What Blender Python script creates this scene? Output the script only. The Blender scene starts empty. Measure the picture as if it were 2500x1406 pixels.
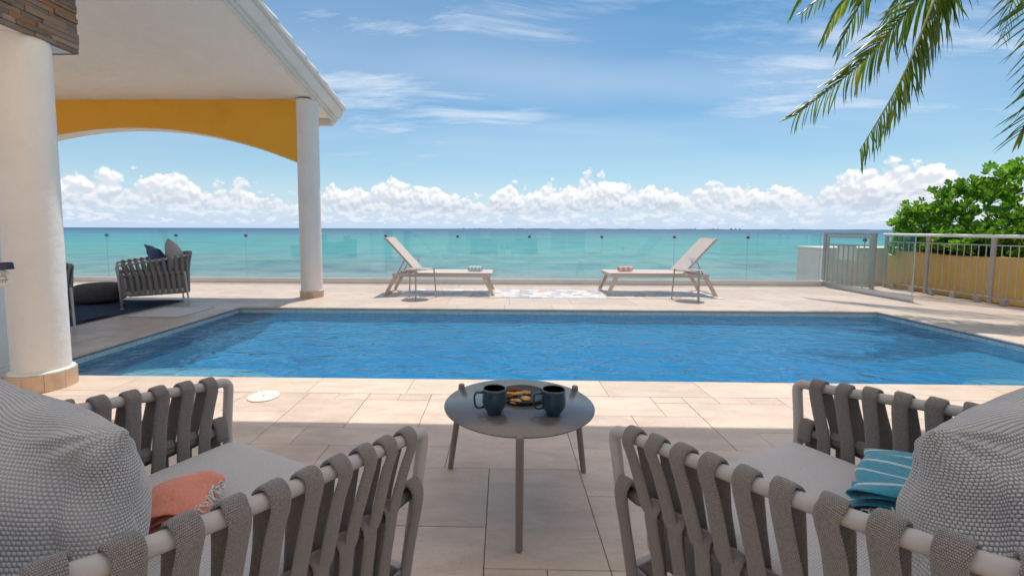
import bpy, bmesh, math, random
import numpy as np
from mathutils import Vector, Matrix
R = math.radians
rnd = random.Random(7)

# ------------------------------------------------------------------ camera
FPX, PX, PY, EYE = 1111.0, 1202.0, 640.0, 1.07          # focal length and principal point in photo pixels (2500 x 1406)
YAW, PITCH, ROLL = R(1.3), math.atan((640 - 558.6) / 1111.0), 0.0033
fw = Vector((-math.sin(YAW) * math.cos(PITCH), math.cos(YAW) * math.cos(PITCH), -math.sin(PITCH)))
r0 = Vector((math.cos(YAW), math.sin(YAW), 0)); u0 = r0.cross(fw)
rt = r0 * math.cos(ROLL) + u0 * math.sin(ROLL); up = -r0 * math.sin(ROLL) + u0 * math.cos(ROLL)
CAM = Vector((0, 0, EYE))
sc = bpy.context.scene
cd = bpy.data.cameras.new('camera'); cam = bpy.data.objects.new('camera', cd); sc.collection.objects.link(cam)
m3 = Matrix((rt, up, -fw)).transposed()
cam.matrix_world = Matrix.Translation(CAM) @ m3.to_4x4()
cd.sensor_width = 36; cd.lens = 36 * FPX / 2500; cd.shift_x = (1250 - PX) / 2500; cd.shift_y = -(703 - PY) / 2500
cd.clip_start = 0.05; cd.clip_end = 90000
sc.camera = cam

def ray(x, y): return (fw * FPX + rt * (x - PX) + up * (PY - y)).normalized()
def at_z(x, y, z=0.0): d = ray(x, y); return CAM + d * ((z - EYE) / d.z)
def at_y(x, y, Y): d = ray(x, y); return CAM + d * (Y / d.y)
def at_x(x, y, X): d = ray(x, y); return CAM + d * (X / d.x)

# ------------------------------------------------------------------ sky, sun, exposure
SUN_TX, SUN_TY = 0.12, 0.34                      # horizontal run of the sun direction per metre of height
sun_el = math.atan(1 / math.hypot(SUN_TX, SUN_TY)); sun_az = math.atan2(SUN_TX, SUN_TY)
w = bpy.data.worlds.new('World'); sc.world = w; w.use_nodes = True
nt = w.node_tree; nt.nodes.clear()
class NT:
    def __init__(s, t): s.t = t
    def n(s, typ, **k):
        nd = s.t.nodes.new(typ)
        for a, b in k.items(): setattr(nd, a, b)
        return nd
    def l(s, a, b): s.t.links.new(a, b)
    def val(s, sock, v):
        if hasattr(v, 'is_output') or isinstance(v, bpy.types.NodeSocket): s.l(v, sock)
        else: sock.default_value = v
    def math(s, op, a, b=0.0, c=None, clamp=False):
        nd = s.n('ShaderNodeMath', operation=op, use_clamp=clamp)
        s.val(nd.inputs[0], a); s.val(nd.inputs[1], b)
        if c is not None: s.val(nd.inputs[2], c)
        return nd.outputs[0]
    def mix(s, f, a, b, typ='RGBA', blend='MIX'):
        nd = s.n('ShaderNodeMix', data_type=typ, blend_type=blend)
        i = {'RGBA': (6, 7, 2), 'FLOAT': (2, 3, 0)}[typ]
        s.val(nd.inputs[0], f); s.val(nd.inputs[i[0]], a); s.val(nd.inputs[i[1]], b)
        return nd.outputs[i[2]]
    def ramp(s, f, lo, hi, a=0.0, b=1.0, smooth=True):
        nd = s.n('ShaderNodeMapRange', interpolation_type='SMOOTHSTEP' if smooth else 'LINEAR', clamp=True)
        s.val(nd.inputs[0], f); s.val(nd.inputs[1], lo); s.val(nd.inputs[2], hi); s.val(nd.inputs[3], a); s.val(nd.inputs[4], b)
        return nd.outputs[0]
    def noise(s, vec, scale, detail=4, rough=0.55, dist=0.0, dims='3D'):
        nd = s.n('ShaderNodeTexNoise', noise_dimensions=dims)
        if vec is not None: s.l(vec, nd.inputs['Vector'])
        nd.inputs['Scale'].default_value = scale; nd.inputs['Detail'].default_value = detail
        nd.inputs['Roughness'].default_value = rough; nd.inputs['Distortion'].default_value = dist
        return nd.outputs[0]
    def voro(s, vec, scale, feature='F1', out=0, smooth=0.6, rand=1.0, dims='3D'):
        nd = s.n('ShaderNodeTexVoronoi', feature=feature, voronoi_dimensions=dims)
        s.l(vec, nd.inputs['Vector']); nd.inputs['Scale'].default_value = scale
        if 'Smoothness' in nd.inputs and feature == 'SMOOTH_F1': nd.inputs['Smoothness'].default_value = smooth
        nd.inputs['Randomness'].default_value = rand
        return nd.outputs[out]
    def xyz(s, x, y, z):
        nd = s.n('ShaderNodeCombineXYZ')
        for i, v in enumerate((x, y, z)): s.val(nd.inputs[i], v)
        return nd.outputs[0]
    def sep(s, v):
        nd = s.n('ShaderNodeSeparateXYZ'); s.l(v, nd.inputs[0]); return nd.outputs
    def mapping(s, v, scale=(1, 1, 1), loc=(0, 0, 0), rot=(0, 0, 0)):
        nd = s.n('ShaderNodeMapping'); s.l(v, nd.inputs[0])
        nd.inputs['Scale'].default_value = scale; nd.inputs['Location'].default_value = loc; nd.inputs['Rotation'].default_value = rot
        return nd.outputs[0]
g = NT(nt)
SKY_STRENGTH = 0.15
sky = g.n('ShaderNodeTexSky', sky_type='NISHITA', sun_disc=False, sun_elevation=sun_el, sun_rotation=sun_az,
          altitude=0, air_density=1.0, dust_density=0.25, ozone_density=1.6)
tc = g.n('ShaderNodeTexCoord'); D = tc.outputs['Generated']
dx, dy, dz = g.sep(D)
az = g.math('ARCTAN2', dx, dy); el = g.math('ARCSINE', dz)
K = 0.55 / SKY_STRENGTH                        # display white before exposure
def colr(c, k=1.0): return (c[0] * k, c[1] * k, c[2] * k, 1)
# the visible low sky is a saturated tropical blue
hs = g.n('ShaderNodeHueSaturation'); hs.inputs['Saturation'].default_value = 1.26; hs.inputs['Value'].default_value = 0.41; hs.inputs['Hue'].default_value = 0.489
g.l(sky.outputs[0], hs.inputs['Color'])
skyc = hs.outputs[0]
# high cirrus: streaks on a plane far above
dzc = g.math('MAXIMUM', dz, 0.02)
pl = g.xyz(g.math('DIVIDE', dx, g.math('ADD', dzc, 0.12)), g.math('DIVIDE', dy, g.math('ADD', dzc, 0.12)), 0.0)
warp = g.noise(pl, 0.7, 2, dims='2D')
pm = g.mapping(pl, (0.55, 1.9, 1), (5.3, 2.4, 0), (0, 0, R(-11)))
pw = g.n('ShaderNodeVectorMath', operation='ADD'); g.l(pm, pw.inputs[0]); g.l(g.xyz(g.math('MULTIPLY', warp, 0.5), g.math('MULTIPLY', warp, 0.55), 0.0), pw.inputs[1])
ci = g.noise(pw.outputs[0], 1.35, 8, 0.66, 0.0, dims='2D')
cov = g.noise(pl, 0.42, 1, 0.5, dims='2D')
cir = g.math('MULTIPLY', g.ramp(ci, 0.40, 0.80), g.ramp(cov, 0.24, 0.56))
veil = g.math('MULTIPLY', g.ramp(g.noise(pw.outputs[0], 0.5, 2, 0.5, dims='2D'), 0.28, 0.74), 0.34)
cir = g.math('MULTIPLY', g.math('MAXIMUM', g.math('MULTIPLY', cir, 0.85), veil), g.ramp(el, 0.08, 0.22))
skyc = g.mix(cir, skyc, colr((0.80, 0.87, 0.97), K))
# whitish haze just above the horizon
hz = g.math('MULTIPLY', g.math('POWER', g.ramp(el, 0.0, 0.17, 1.0, 0.0, False), 1.4), 0.92)
skyc = g.mix(hz, skyc, colr((0.53, 0.69, 0.93), K))
# cumulus bank all along the horizon
def field(daz, delv, seed=0.0):
    a = g.math('ADD', az, daz); e = g.math('ADD', el, delv)
    P = g.xyz(a, g.math('MULTIPLY', e, 1.15), seed)
    wv = g.n('ShaderNodeTexNoise', noise_dimensions='2D'); g.l(P, wv.inputs['Vector']); wv.inputs['Scale'].default_value = 22; wv.inputs['Detail'].default_value = 3
    off = g.n('ShaderNodeVectorMath', operation='MULTIPLY_ADD'); g.l(wv.outputs['Color'], off.inputs[0]); off.inputs[1].default_value = (0.02, 0.02, 0); g.l(P, off.inputs[2])
    Q = off.outputs[0]
    A1 = g.xyz(a, 4.7 + seed, 0.0)
    top = g.math('MULTIPLY_ADD', g.noise(A1, 3.2, 4, 0.62, dims='2D'), 0.130, 0.028)
    v1 = g.voro(Q, 15, dims='2D'); v2 = g.voro(Q, 38, dims='2D'); v3 = g.voro(Q, 95, dims='2D')
    f = g.math('DIVIDE', g.math('SUBTRACT', top, e), 0.022)
    f = g.math('ADD', f, g.math('MULTIPLY', g.math('SUBTRACT', 0.40, v1), 2.1))
    f = g.math('ADD', f, g.math('MULTIPLY', g.math('SUBTRACT', 0.40, v2), 1.1))
    f = g.math('ADD', f, g.math('MULTIPLY', g.math('SUBTRACT', 0.40, v3), 0.6))
    f = g.math('ADD', f, g.math('MULTIPLY', g.math('SUBTRACT', g.noise(P, 150, 3, 0.6, dims='2D'), 0.5), 0.7))
    puff = g.math('ADD', g.math('MULTIPLY', v1, 3.0), g.math('ADD', g.math('MULTIPLY', v2, 1.9), g.math('MULTIPLY', v3, 1.1)))
    return f, puff
f0, p0 = field(0.0, 0.0); f1, p1 = field(0.0025, 0.0085)
mask = g.math('MULTIPLY', g.ramp(f0, 0.0, 0.50), g.ramp(g.math('SUBTRACT', el, g.math('ADD', g.math('MULTIPLY', g.noise(g.xyz(az, 4.7, 0.0), 3.2, 4, 0.62, dims='2D'), 0.130), 0.028)), 0.007, 0.017, 1.0, 0.0))
bnoise = g.noise(g.xyz(az, g.math('MULTIPLY', el, 3.0), 2.0), 14, 3, dims='2D')
base = g.math('MULTIPLY_ADD', bnoise, 0.022, 0.020)
mask = g.math('MULTIPLY', mask, g.ramp(g.math('SUBTRACT', el, base), -0.002, 0.010))
lit = g.math('SUBTRACT', p1, p0)                                    # puff falls away towards the sun: bright
lit = g.ramp(lit, -0.85, 0.95)
hgt = g.ramp(f0, 0.0, 5.0, 1.0, 0.0)
under = g.ramp(g.math('SUBTRACT', el, base), 0.0, 0.055)
lum = g.math('ADD', g.math('MULTIPLY', lit, 0.56), g.math('ADD', g.math('MULTIPLY', hgt, 0.24), g.math('MULTIPLY', under, 0.26)), clamp=True)
cc = g.mix(lum, colr((0.47, 0.55, 0.67), K), colr((1.0, 1.0, 1.0), K))
far = g.ramp(el, 0.02, 0.08, 0.42, 0.0)
cc = g.mix(far, cc, colr((0.55, 0.66, 0.84), K))
skyc = g.mix(g.math('MULTIPLY', mask, 0.97), skyc, cc)
# small low clouds below the bank, faded by distance
P2 = g.xyz(az, g.math('MULTIPLY', el, 2.6), 9.0)
lowc = g.math('ADD', g.noise(P2, 30, 5, 0.62, dims='2D'), g.math('MULTIPLY', g.math('SUBTRACT', 0.4, g.voro(P2, 55, dims='2D')), 0.25))
lowm = g.math('MULTIPLY', g.ramp(lowc, 0.46, 0.62), g.math('MULTIPLY', g.ramp(el, 0.004, 0.016), g.ramp(el, 0.030, 0.052, 1.0, 0.0)))
skyc = g.mix(g.math('MULTIPLY', lowm, 0.70), skyc, colr((0.84, 0.89, 0.97), K))
bg = g.n('ShaderNodeBackground'); bg.inputs['Strength'].default_value = SKY_STRENGTH; g.l(skyc, bg.inputs['Color'])
wo = g.n('ShaderNodeOutputWorld'); g.l(bg.outputs[0], wo.inputs[0])

w.cycles.sampling_method = 'MANUAL'; w.cycles.sample_map_resolution = 256
sl = bpy.data.lights.new('sun', 'SUN'); sun = bpy.data.objects.new('sun', sl); sc.collection.objects.link(sun)
sl.energy = 2.1; sl.angle = R(0.53); sl.color = (1.0, 0.93, 0.84)
sun.rotation_euler = Vector((SUN_TX, SUN_TY, 1)).to_track_quat('Z', 'Y').to_euler()
sun.location = (3, 8, 30)
sc.view_settings.view_transform = 'Standard'; sc.view_settings.look = 'None'
sc.view_settings.exposure = 0.92; sc.view_settings.gamma = 1.0; sc.view_settings.use_curve_mapping = False
sc.render.engine = 'CYCLES'
sc.cycles.max_bounces = 10; sc.cycles.diffuse_bounces = 5; sc.cycles.glossy_bounces = 5
sc.cycles.transparent_max_bounces = 16; sc.cycles.transmission_bounces = 6
sc.cycles.caustics_reflective = False; sc.cycles.caustics_refractive = False
# ------------------------------------------------------------------ helpers
COL = sc.collection
def tag(o, label=None, cat=None, group=None, kind=None):
    if label: o['label'] = label
    if cat: o['category'] = cat
    if group: o['group'] = group
    if kind: o['kind'] = kind
    return o
def ob(name, me, mat=None, parent=None, loc=None, rot=None):
    o = bpy.data.objects.new(name, me); COL.objects.link(o)
    if mat is not None and me is not None and not me.materials: me.materials.append(mat)
    if parent is not None: o.parent = parent
    if loc is not None: o.location = loc
    if rot is not None: o.rotation_euler = rot
    return o
def thing(name, label, cat, loc=(0, 0, 0), rz=0.0, group=None):
    o = bpy.data.objects.new(name, None); COL.objects.link(o); o.empty_display_size = 0.1
    o.location = loc; o.rotation_euler = (0, 0, rz)
    return tag(o, label, cat, group)
def copy_tree(o, parent=None, loc=None, rz=None, label=None, group=None):
    c = o.copy(); COL.objects.link(c); c.parent = parent
    if loc is not None: c.location = loc
    if rz is not None: c.rotation_euler = (0, 0, rz)
    if label: c['label'] = label
    if group: c['group'] = group
    for ch in list(o.children): copy_tree(ch, c)
    return c
def pyd(verts, faces, smooth=False, uv=None, name='mesh'):
    me = bpy.data.meshes.new(name); me.from_pydata([tuple(v) for v in verts], [], [tuple(f) for f in faces])
    if smooth: me.polygons.foreach_set('use_smooth', [True] * len(me.polygons))
    if uv is not None:
        ul = me.uv_layers.new(name='UVMap'); li = np.zeros(len(me.loops), dtype=np.int32); me.loops.foreach_get('vertex_index', li)
        ul.data.foreach_set('uv', np.asarray(uv, dtype=np.float32)[li].ravel())
    me.update(); return me
class MB:                                           # collects simple shapes into one mesh
    def __init__(s): s.v = []; s.f = []; s.uv = []; s.sm = []
    def add(s, v, f, uv=None, smooth=False):
        k = len(s.v); s.v += [tuple(a) for a in v]; s.f += [tuple(i + k for i in a) for a in f]
        s.uv += list(uv) if uv is not None else [(0, 0)] * len(v); s.sm += [smooth] * len(f); return s
    def mesh(s, name='mesh'):
        me = pyd(s.v, s.f, uv=s.uv, name=name); me.polygons.foreach_set('use_smooth', s.sm); me.update(); return me
BOXF = [(0, 3, 2, 1), (4, 5, 6, 7), (0, 1, 5, 4), (1, 2, 6, 5), (2, 3, 7, 6), (3, 0, 4, 7)]
def box(x0, x1, y0, y1, z0, z1):
    return [(x0, y0, z0), (x1, y0, z0), (x1, y1, z0), (x0, y1, z0), (x0, y0, z1), (x1, y0, z1), (x1, y1, z1), (x0, y1, z1)], BOXF
def bevel_mesh(v, f, w=0.01, seg=2, smooth=True):
    bm = bmesh.new(); vs = [bm.verts.new(a) for a in v]
    for a in f: bm.faces.new([vs[i] for i in a])
    bmesh.ops.recalc_face_normals(bm, faces=bm.faces)
    bmesh.ops.bevel(bm, geom=list(bm.edges), offset=w, segments=seg, profile=0.6, affect='EDGES', clamp_overlap=True)
    me = bpy.data.meshes.new('mesh'); bm.to_mesh(me); bm.free()
    if smooth: me.polygons.foreach_set('use_smooth', [True] * len(me.polygons))
    me.update(); return me
def bbox(x0, x1, y0, y1, z0, z1, w=0.006, seg=2): return bevel_mesh(*box(x0, x1, y0, y1, z0, z1), w=w, seg=seg, smooth=False)
def frames(path):
    P = [Vector(p) for p in path]; n = len(P); T = []
    for i in range(n):
        a = P[max(i - 1, 0)]; b = P[min(i + 1, n - 1)]; T.append((b - a).normalized())
    return P, T
def tube(path, rad, seg=12, cap=True, mb=None):
    P, T = frames(path); n = len(P)
    r = rad if hasattr(rad, '__len__') else [rad] * n
    ref = Vector((0, 0, 1)) if abs(T[0].z) < 0.9 else Vector((1, 0, 0))
    N = T[0].cross(ref).normalized(); V = []; UV = []; F = []; L = 0
    for i in range(n):
        if i: N = (N - T[i] * N.dot(T[i])).normalized(); L += (P[i] - P[i - 1]).length
        B = T[i].cross(N)
        for k in range(seg):
            a = 2 * math.pi * k / seg; V.append(P[i] + (N * math.cos(a) + B * math.sin(a)) * r[i]); UV.append((k / seg, L))
    for i in range(n - 1):
        for k in range(seg):
            F.append((i * seg + k, i * seg + (k + 1) % seg, (i + 1) * seg + (k + 1) % seg, (i + 1) * seg + k))
    if cap: F.append(tuple(range(seg))[::-1]); F.append(tuple((n - 1) * seg + k for k in range(seg)))
    m = mb or MB(); m.add(V, F, UV, True); return m
def cat_rom(pts, sub=5):
    P = [Vector(p) for p in pts]; out = []
    Q = [P[0] * 2 - P[1]] + P + [P[-1] * 2 - P[-2]]
    for i in range(1, len(Q) - 2):
        a, b, c, d = Q[i - 1], Q[i], Q[i + 1], Q[i + 2]
        for k in range(sub):
            t = k / sub
            out.append(0.5 * ((2 * b) + (c - a) * t + (2 * a - 5 * b + 4 * c - d) * t * t + (3 * b - a - 3 * c + d) * t ** 3))
    out.append(P[-1]); return out
def fillet(pts, rads, seg=7):
    P = [Vector(p) for p in pts]; out = [P[0]]
    for i in range(1, len(P) - 1):
        a, b, c = P[i - 1], P[i], P[i + 1]; r = rads[i - 1]
        d1 = (a - b); d2 = (c - b); l = min(r, d1.length * .49, d2.length * .49)
        p = b + d1.normalized() * l; q = b + d2.normalized() * l
        for k in range(seg + 1):
            t = k / seg; out.append(p * (1 - t) ** 2 + b * 2 * t * (1 - t) + q * t * t)
    out.append(P[-1]); return out
def ribbon(path, wid, W, T, mb=None, nseg=10):      # a soft flat band: path points, width direction per point
    P, Tn = frames(path); m = mb or MB(); V = []; UV = []; F = []; L = 0; n = len(P)
    for i in range(n):
        if i: L += (P[i] - P[i - 1]).length
        s = Vector(wid[i] if hasattr(wid, '__len__') and not isinstance(wid, Vector) else wid)
        s = (s - Tn[i] * s.dot(Tn[i])).normalized(); b = Tn[i].cross(s)
        ww = W[i] if hasattr(W, '__len__') else W
        for k in range(nseg):
            a = 2 * math.pi * k / nseg; c, sn = math.cos(a), math.sin(a)
            c = math.copysign(abs(c) ** 0.55, c); sn = math.copysign(abs(sn) ** 0.8, sn)
            V.append(P[i] + s * (c * ww / 2) + b * (sn * T / 2)); UV.append((c * ww / 2, L))
    for i in range(n - 1):
        for k in range(nseg):
            F.append((i * nseg + k, i * nseg + (k + 1) % nseg, (i + 1) * nseg + (k + 1) % nseg, (i + 1) * nseg + k))
    F.append(tuple(range(nseg))[::-1]); F.append(tuple((n - 1) * nseg + k for k in range(nseg)))
    m.add(V, F, UV, True); return m
def lathe(prof, seg=32, mb=None, c=(0, 0, 0), smooth=True):
    V = []; F = []; n = len(prof)
    for (r, z) in prof:
        for k in range(seg):
            a = 2 * math.pi * k / seg; V.append((c[0] + r * math.cos(a), c[1] + r * math.sin(a), c[2] + z))
    for i in range(n - 1):
        for k in range(seg):
            F.append((i * seg + k, i * seg + (k + 1) % seg, (i + 1) * seg + (k + 1) % seg, (i + 1) * seg + k))
    if prof[0][0] > 1e-6: F.append(tuple(range(seg))[::-1])
    if prof[-1][0] > 1e-6: F.append(tuple((n - 1) * seg + k for k in range(seg)))
    m = mb or MB(); m.add(V, F, smooth=smooth); return m

# ------------------------------------------------------------------ materials
def mat(name, base=(0.5, 0.5, 0.5), rough=0.6, metal=0.0, spec=0.5, var=None, bump=None, coat=0.0, sheen=0.0):
    """var = list of (scale, low, high, strength colour): mottled tint; bump = list of (scale, distance in metres, detail)"""
    m = bpy.data.materials.new(name); m.use_nodes = True; t = m.node_tree; t.nodes.clear(); h = NT(t)
    out = h.n('ShaderNodeOutputMaterial'); b = h.n('ShaderNodeBsdfPrincipled'); h.l(b.outputs[0], out.inputs[0])
    b.inputs['Base Color'].default_value = (*base, 1); b.inputs['Roughness'].default_value = rough
    b.inputs['Metallic'].default_value = metal; b.inputs['Specular IOR Level'].default_value = spec
    if coat: b.inputs['Coat Weight'].default_value = coat; b.inputs['Coat Roughness'].default_value = 0.1
    if sheen: b.inputs['Sheen Weight'].default_value = sheen
    tcn = h.n('ShaderNodeTexCoord'); V = tcn.outputs['Object']
    c = None
    for (scale, lo, hi, colour, *mp) in (var or []):
        v = h.mapping(V, mp[0]) if mp else V
        f = h.ramp(h.noise(v, scale, 6, 0.6), lo, hi)
        c = h.mix(f, c if c is not None else (*base, 1), (*colour, 1))
    if c is not None: h.l(c, b.inputs['Base Color'])
    nrm = None
    for (scale, dist, det) in (bump or []):
        bn = h.n('ShaderNodeBump'); bn.inputs['Strength'].default_value = 1.0; bn.inputs['Distance'].default_value = dist
        h.l(h.noise(V, scale, det, 0.6), bn.inputs['Height'])
        if nrm is not None: h.l(nrm, bn.inputs['Normal'])
        nrm = bn.outputs[0]
    if nrm is not None: h.l(nrm, b.inputs['Normal'])
    m['h'] = 1; return m
def parts_of(m):
    h = NT(m.node_tree); b = [n for n in m.node_tree.nodes if n.type == 'BSDF_PRINCIPLED'][0]; return h, b
M = {}
def travertine(name, base, dark, rust, vary=0.10, rough=0.55):
    m = mat(name, base, rough); h, b = parts_of(m)
    oi = h.n('ShaderNodeObjectInfo'); geo = h.n('ShaderNodeNewGeometry')
    pos = h.n('ShaderNodeVectorMath', operation='ADD'); h.l(geo.outputs['Position'], pos.inputs[0])
    off = h.math('MULTIPLY', oi.outputs['Random'], 40.0); h.l(h.xyz(off, off, 0.0), pos.inputs[1])
    P = pos.outputs[0]
    veins = h.ramp(h.noise(h.mapping(P, (1.0, 3.2, 1)), 3.0, 7, 0.65, 0.6), 0.36, 0.72)
    c = h.mix(veins, (*base, 1), (*dark, 1))
    cloud = h.math('MULTIPLY', h.ramp(h.noise(geo.outputs['Position'], 1.7, 5, 0.6), 0.45, 0.78), 0.9)
    c = h.mix(cloud, c, (*rust, 1))
    fine = h.ramp(h.noise(h.mapping(P, (1, 2.2, 1)), 22.0, 6, 0.7), 0.56, 0.80)
    c = h.mix(h.math('MULTIPLY', fine, 0.5), c, (dark[0] * .62, dark[1] * .6, dark[2] * .6, 1))
    v = h.math('MULTIPLY_ADD', oi.outputs['Random'], 2 * vary, 1 - vary)
    mm = h.n('ShaderNodeVectorMath', operation='SCALE'); h.l(c, mm.inputs[0]); h.l(v, mm.inputs['Scale'])
    h.l(mm.outputs[0], b.inputs['Base Color'])
    pit = h.ramp(h.noise(P, 60, 5, 0.6), 0.60, 0.72)
    bn = h.n('ShaderNodeBump'); bn.inputs['Distance'].default_value = 0.0016; bn.invert = True; h.l(pit, bn.inputs['Height'])
    b2 = h.n('ShaderNodeBump'); b2.inputs['Distance'].default_value = 0.006; h.l(h.noise(P, 6, 5, 0.6), b2.inputs['Height']); h.l(bn.outputs[0], b2.inputs['Normal'])
    h.l(b2.outputs[0], b.inputs['Normal'])
    h.l(h.ramp(cloud, 0.0, 1.0, rough - .1, rough + .15), b.inputs['Roughness'])
    return m
M['tile'] = travertine('travertine', (0.64, 0.525, 0.43), (0.52, 0.415, 0.335), (0.455, 0.350, 0.325), 0.065)
M['coping'] = travertine('coping_travertine', (0.65, 0.54, 0.44), (0.54, 0.43, 0.345), (0.54, 0.40, 0.30), 0.07, 0.5)
M['grout'] = mat('grout', (0.43, 0.35, 0.29), 0.9, bump=[(80, .002, 4)])
M['stucco'] = mat('white_stucco', (0.80, 0.77, 0.73), 0.85, var=[(2.2, .45, .8, (0.73, 0.69, 0.64)), (14, .6, .85, (0.70, 0.66, 0.62))], bump=[(4, .012, 5), (26, .0022, 4), (80, .0010, 4)])
M['ceil'] = mat('ceiling_plaster', (0.92, 0.87, 0.80), 0.9, var=[(1.0, .4, .8, (0.86, 0.80, 0.73))], bump=[(3, .05, 6), (12, .012, 5), (50, .001, 4)])
M['ochre'] = mat('ochre_stucco', (0.84, 0.41, 0.035), 0.85, var=[(1.6, .45, .8, (0.76, 0.36, 0.03)), (20, .6, .9, (0.80, 0.41, 0.05))], bump=[(8, .008, 5), (70, .0012, 4)])
M['planter'] = mat('planter_render', (0.80, 0.50, 0.15), 0.9, var=[(2.5, .4, .8, (0.74, 0.44, 0.12)), (3.5, .62, .85, (0.42, 0.26, 0.10), (1, 1, .3))], bump=[(9, .010, 5), (60, .002, 4)])
M['base_tile'] = travertine('base_tile_stone', (0.62, 0.44, 0.30), (0.52, 0.34, 0.22), (0.66, 0.52, 0.40), 0.15)
M['frame'] = mat('powder_coat_greige', (0.50, 0.465, 0.445), 0.38, var=[(9, .5, .9, (0.46, 0.425, 0.405))], bump=[(400, .0002, 2)])
M['alu'] = mat('anodised_aluminium', (0.60, 0.60, 0.60), 0.35, 0.85, bump=[(300, .0001, 2)])
M['railing'] = mat('railing_paint', (0.46, 0.43, 0.39), 0.4, var=[(6, .5, .85, (0.38, 0.35, 0.31))])
M['post'] = mat('post_paint', (0.42, 0.37, 0.33), 0.5, var=[(5, .45, .8, (0.36, 0.31, 0.27))])
M['table'] = mat('table_ceramic', (0.115, 0.108, 0.110), 0.22, 0.0, 0.9, var=[(5, .4, .8, (0.16, 0.145, 0.14)), (60, .55, .8, (0.13, 0.115, 0.112))], bump=[(160, .0003, 3)])
M['table_leg'] = mat('table_leg_paint', (0.22, 0.195, 0.18), 0.42, bump=[(300, .0002, 2)])
M['side_table'] = mat('side_table_paint', (0.42, 0.37, 0.32), 0.3, bump=[(300, .0002, 2)])
M['white_trim'] = mat('white_trim', (0.78, 0.75, 0.70), 0.8, var=[(3, .45, .8, (0.70, 0.66, 0.60))], bump=[(40, .0008, 4)])
M['roof_tile'] = mat('white_roof_tile', (0.80, 0.78, 0.75), 0.8, var=[(6, .5, .8, (0.66, 0.62, 0.57))], bump=[(20, .004, 5)])
M['white_plastic'] = mat('white_plastic', (0.80, 0.78, 0.74), 0.45)
M['black'] = mat('black_print', (0.03, 0.03, 0.03), 0.5)
M['navy'] = mat('navy_plastic', (0.02, 0.028, 0.06), 0.45)
def knit_uv(name, base, dark, pu, pv, dist, rough=0.9, stag=True, sheen=0.3, mixv=None):
    m = mat(name, base, rough, spec=0.2, sheen=sheen); h, b = parts_of(m)
    uv = h.n('ShaderNodeUVMap'); x, y, z = h.sep(uv.outputs[0])
    iv = h.math('FLOOR', h.math('DIVIDE', y, pv))
    sh = h.math('MULTIPLY', h.math('MODULO', h.math('ABSOLUTE', iv), 2.0), 0.5) if stag else 0.0
    uu = h.math('ADD', h.math('DIVIDE', x, pu), sh)
    a = h.math('ABSOLUTE', h.math('SINE', h.math('MULTIPLY', uu, math.pi)))
    c = h.math('ABSOLUTE', h.math('SINE', h.math('MULTIPLY', h.math('DIVIDE', y, pv), math.pi)))
    k = h.math('MULTIPLY', a, c)
    nz = h.noise(h.n('ShaderNodeTexCoord').outputs['Object'], 260, 3)
    kk = h.math('ADD', h.ramp(k, 0.08, 0.62), h.math('MULTIPLY', h.math('SUBTRACT', nz, 0.5), 1.5), clamp=True)
    col = h.mix(kk, (*dark, 1), (*base, 1))  # gaps between stitches darker, their shade put into the colour
    if mixv: col = h.mix(h.math('MULTIPLY', h.ramp(h.noise(h.n('ShaderNodeTexCoord').outputs['Object'], mixv[0], 3), .4, .7), 0.7), col, (*mixv[1], 1))
    h.l(col, b.inputs['Base Color'])
    bn = h.n('ShaderNodeBump'); bn.inputs['Distance'].default_value = dist; h.l(k, bn.inputs['Height']); h.l(bn.outputs[0], b.inputs['Normal'])
    return m
M['strap'] = knit_uv('strap_knit', (0.335, 0.302, 0.282), (0.115, 0.100, 0.093), 0.0024, 0.0030, 0.0006)
M['seat'] = knit_uv('seat_weave', (0.68, 0.665, 0.66), (0.40, 0.385, 0.39), 0.0045, 0.0045, 0.0007, mixv=(3, (0.62, 0.605, 0.60)))
M['knit'] = knit_uv('pillow_knit', (0.63, 0.615, 0.61), (0.22, 0.21, 0.215), 0.0066, 0.0066, 0.0011, mixv=(4, (0.54, 0.52, 0.51)))
M['pillow_grey'] = mat('pillow_linen', (0.45, 0.42, 0.42), 0.95, spec=.1, sheen=.3, var=[(300, .4, .7, (0.38, 0.36, 0.36))], bump=[(15, .008, 4), (500, .0006, 2)])
M['pillow_blue'] = mat('pillow_blue_cloth', (0.045, 0.085, 0.21), 0.95, spec=.1, sheen=.3, var=[(300, .4, .7, (0.035, 0.065, 0.17))], bump=[(15, .008, 4), (500, .0006, 2)])
M['rug'] = mat('rug_blue', (0.038, 0.055, 0.10), 0.98, spec=.1, var=[(60, .4, .65, (0.06, 0.08, 0.125), (1, .25, 1)), (3, .5, .8, (0.03, 0.042, 0.075))], bump=[(120, .004, 3)])
M['rope'] = mat('charcoal_rope', (0.075, 0.070, 0.072), 0.85, spec=.2, var=[(60, .4, .7, (0.11, 0.10, 0.10))], bump=[(250, .002, 3)])
M['sling'] = mat('lounger_sling', (0.60, 0.52, 0.47), 0.8, spec=.2, var=[(350, .45, .6, (0.54, 0.465, 0.42))], bump=[(500, .0004, 2)])
M['lounger'] = mat('lounger_frame_paint', (0.55, 0.46, 0.39), 0.45, var=[(5, .5, .85, (0.50, 0.41, 0.34))])
M['mug'] = mat('blue_glaze', (0.020, 0.058, 0.098), 0.28, spec=.5, var=[(25, .45, .75, (0.012, 0.028, 0.048)), (140, .6, .75, (0.05, 0.085, 0.12))], bump=[(90, .0006, 4)])
M['mug_rim'] = mat('worn_glaze_rim', (0.17, 0.20, 0.22), 0.35, bump=[(200, .0004, 3)])
M['coffee'] = mat('black_coffee', (0.012, 0.007, 0.004), 0.08)
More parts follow.
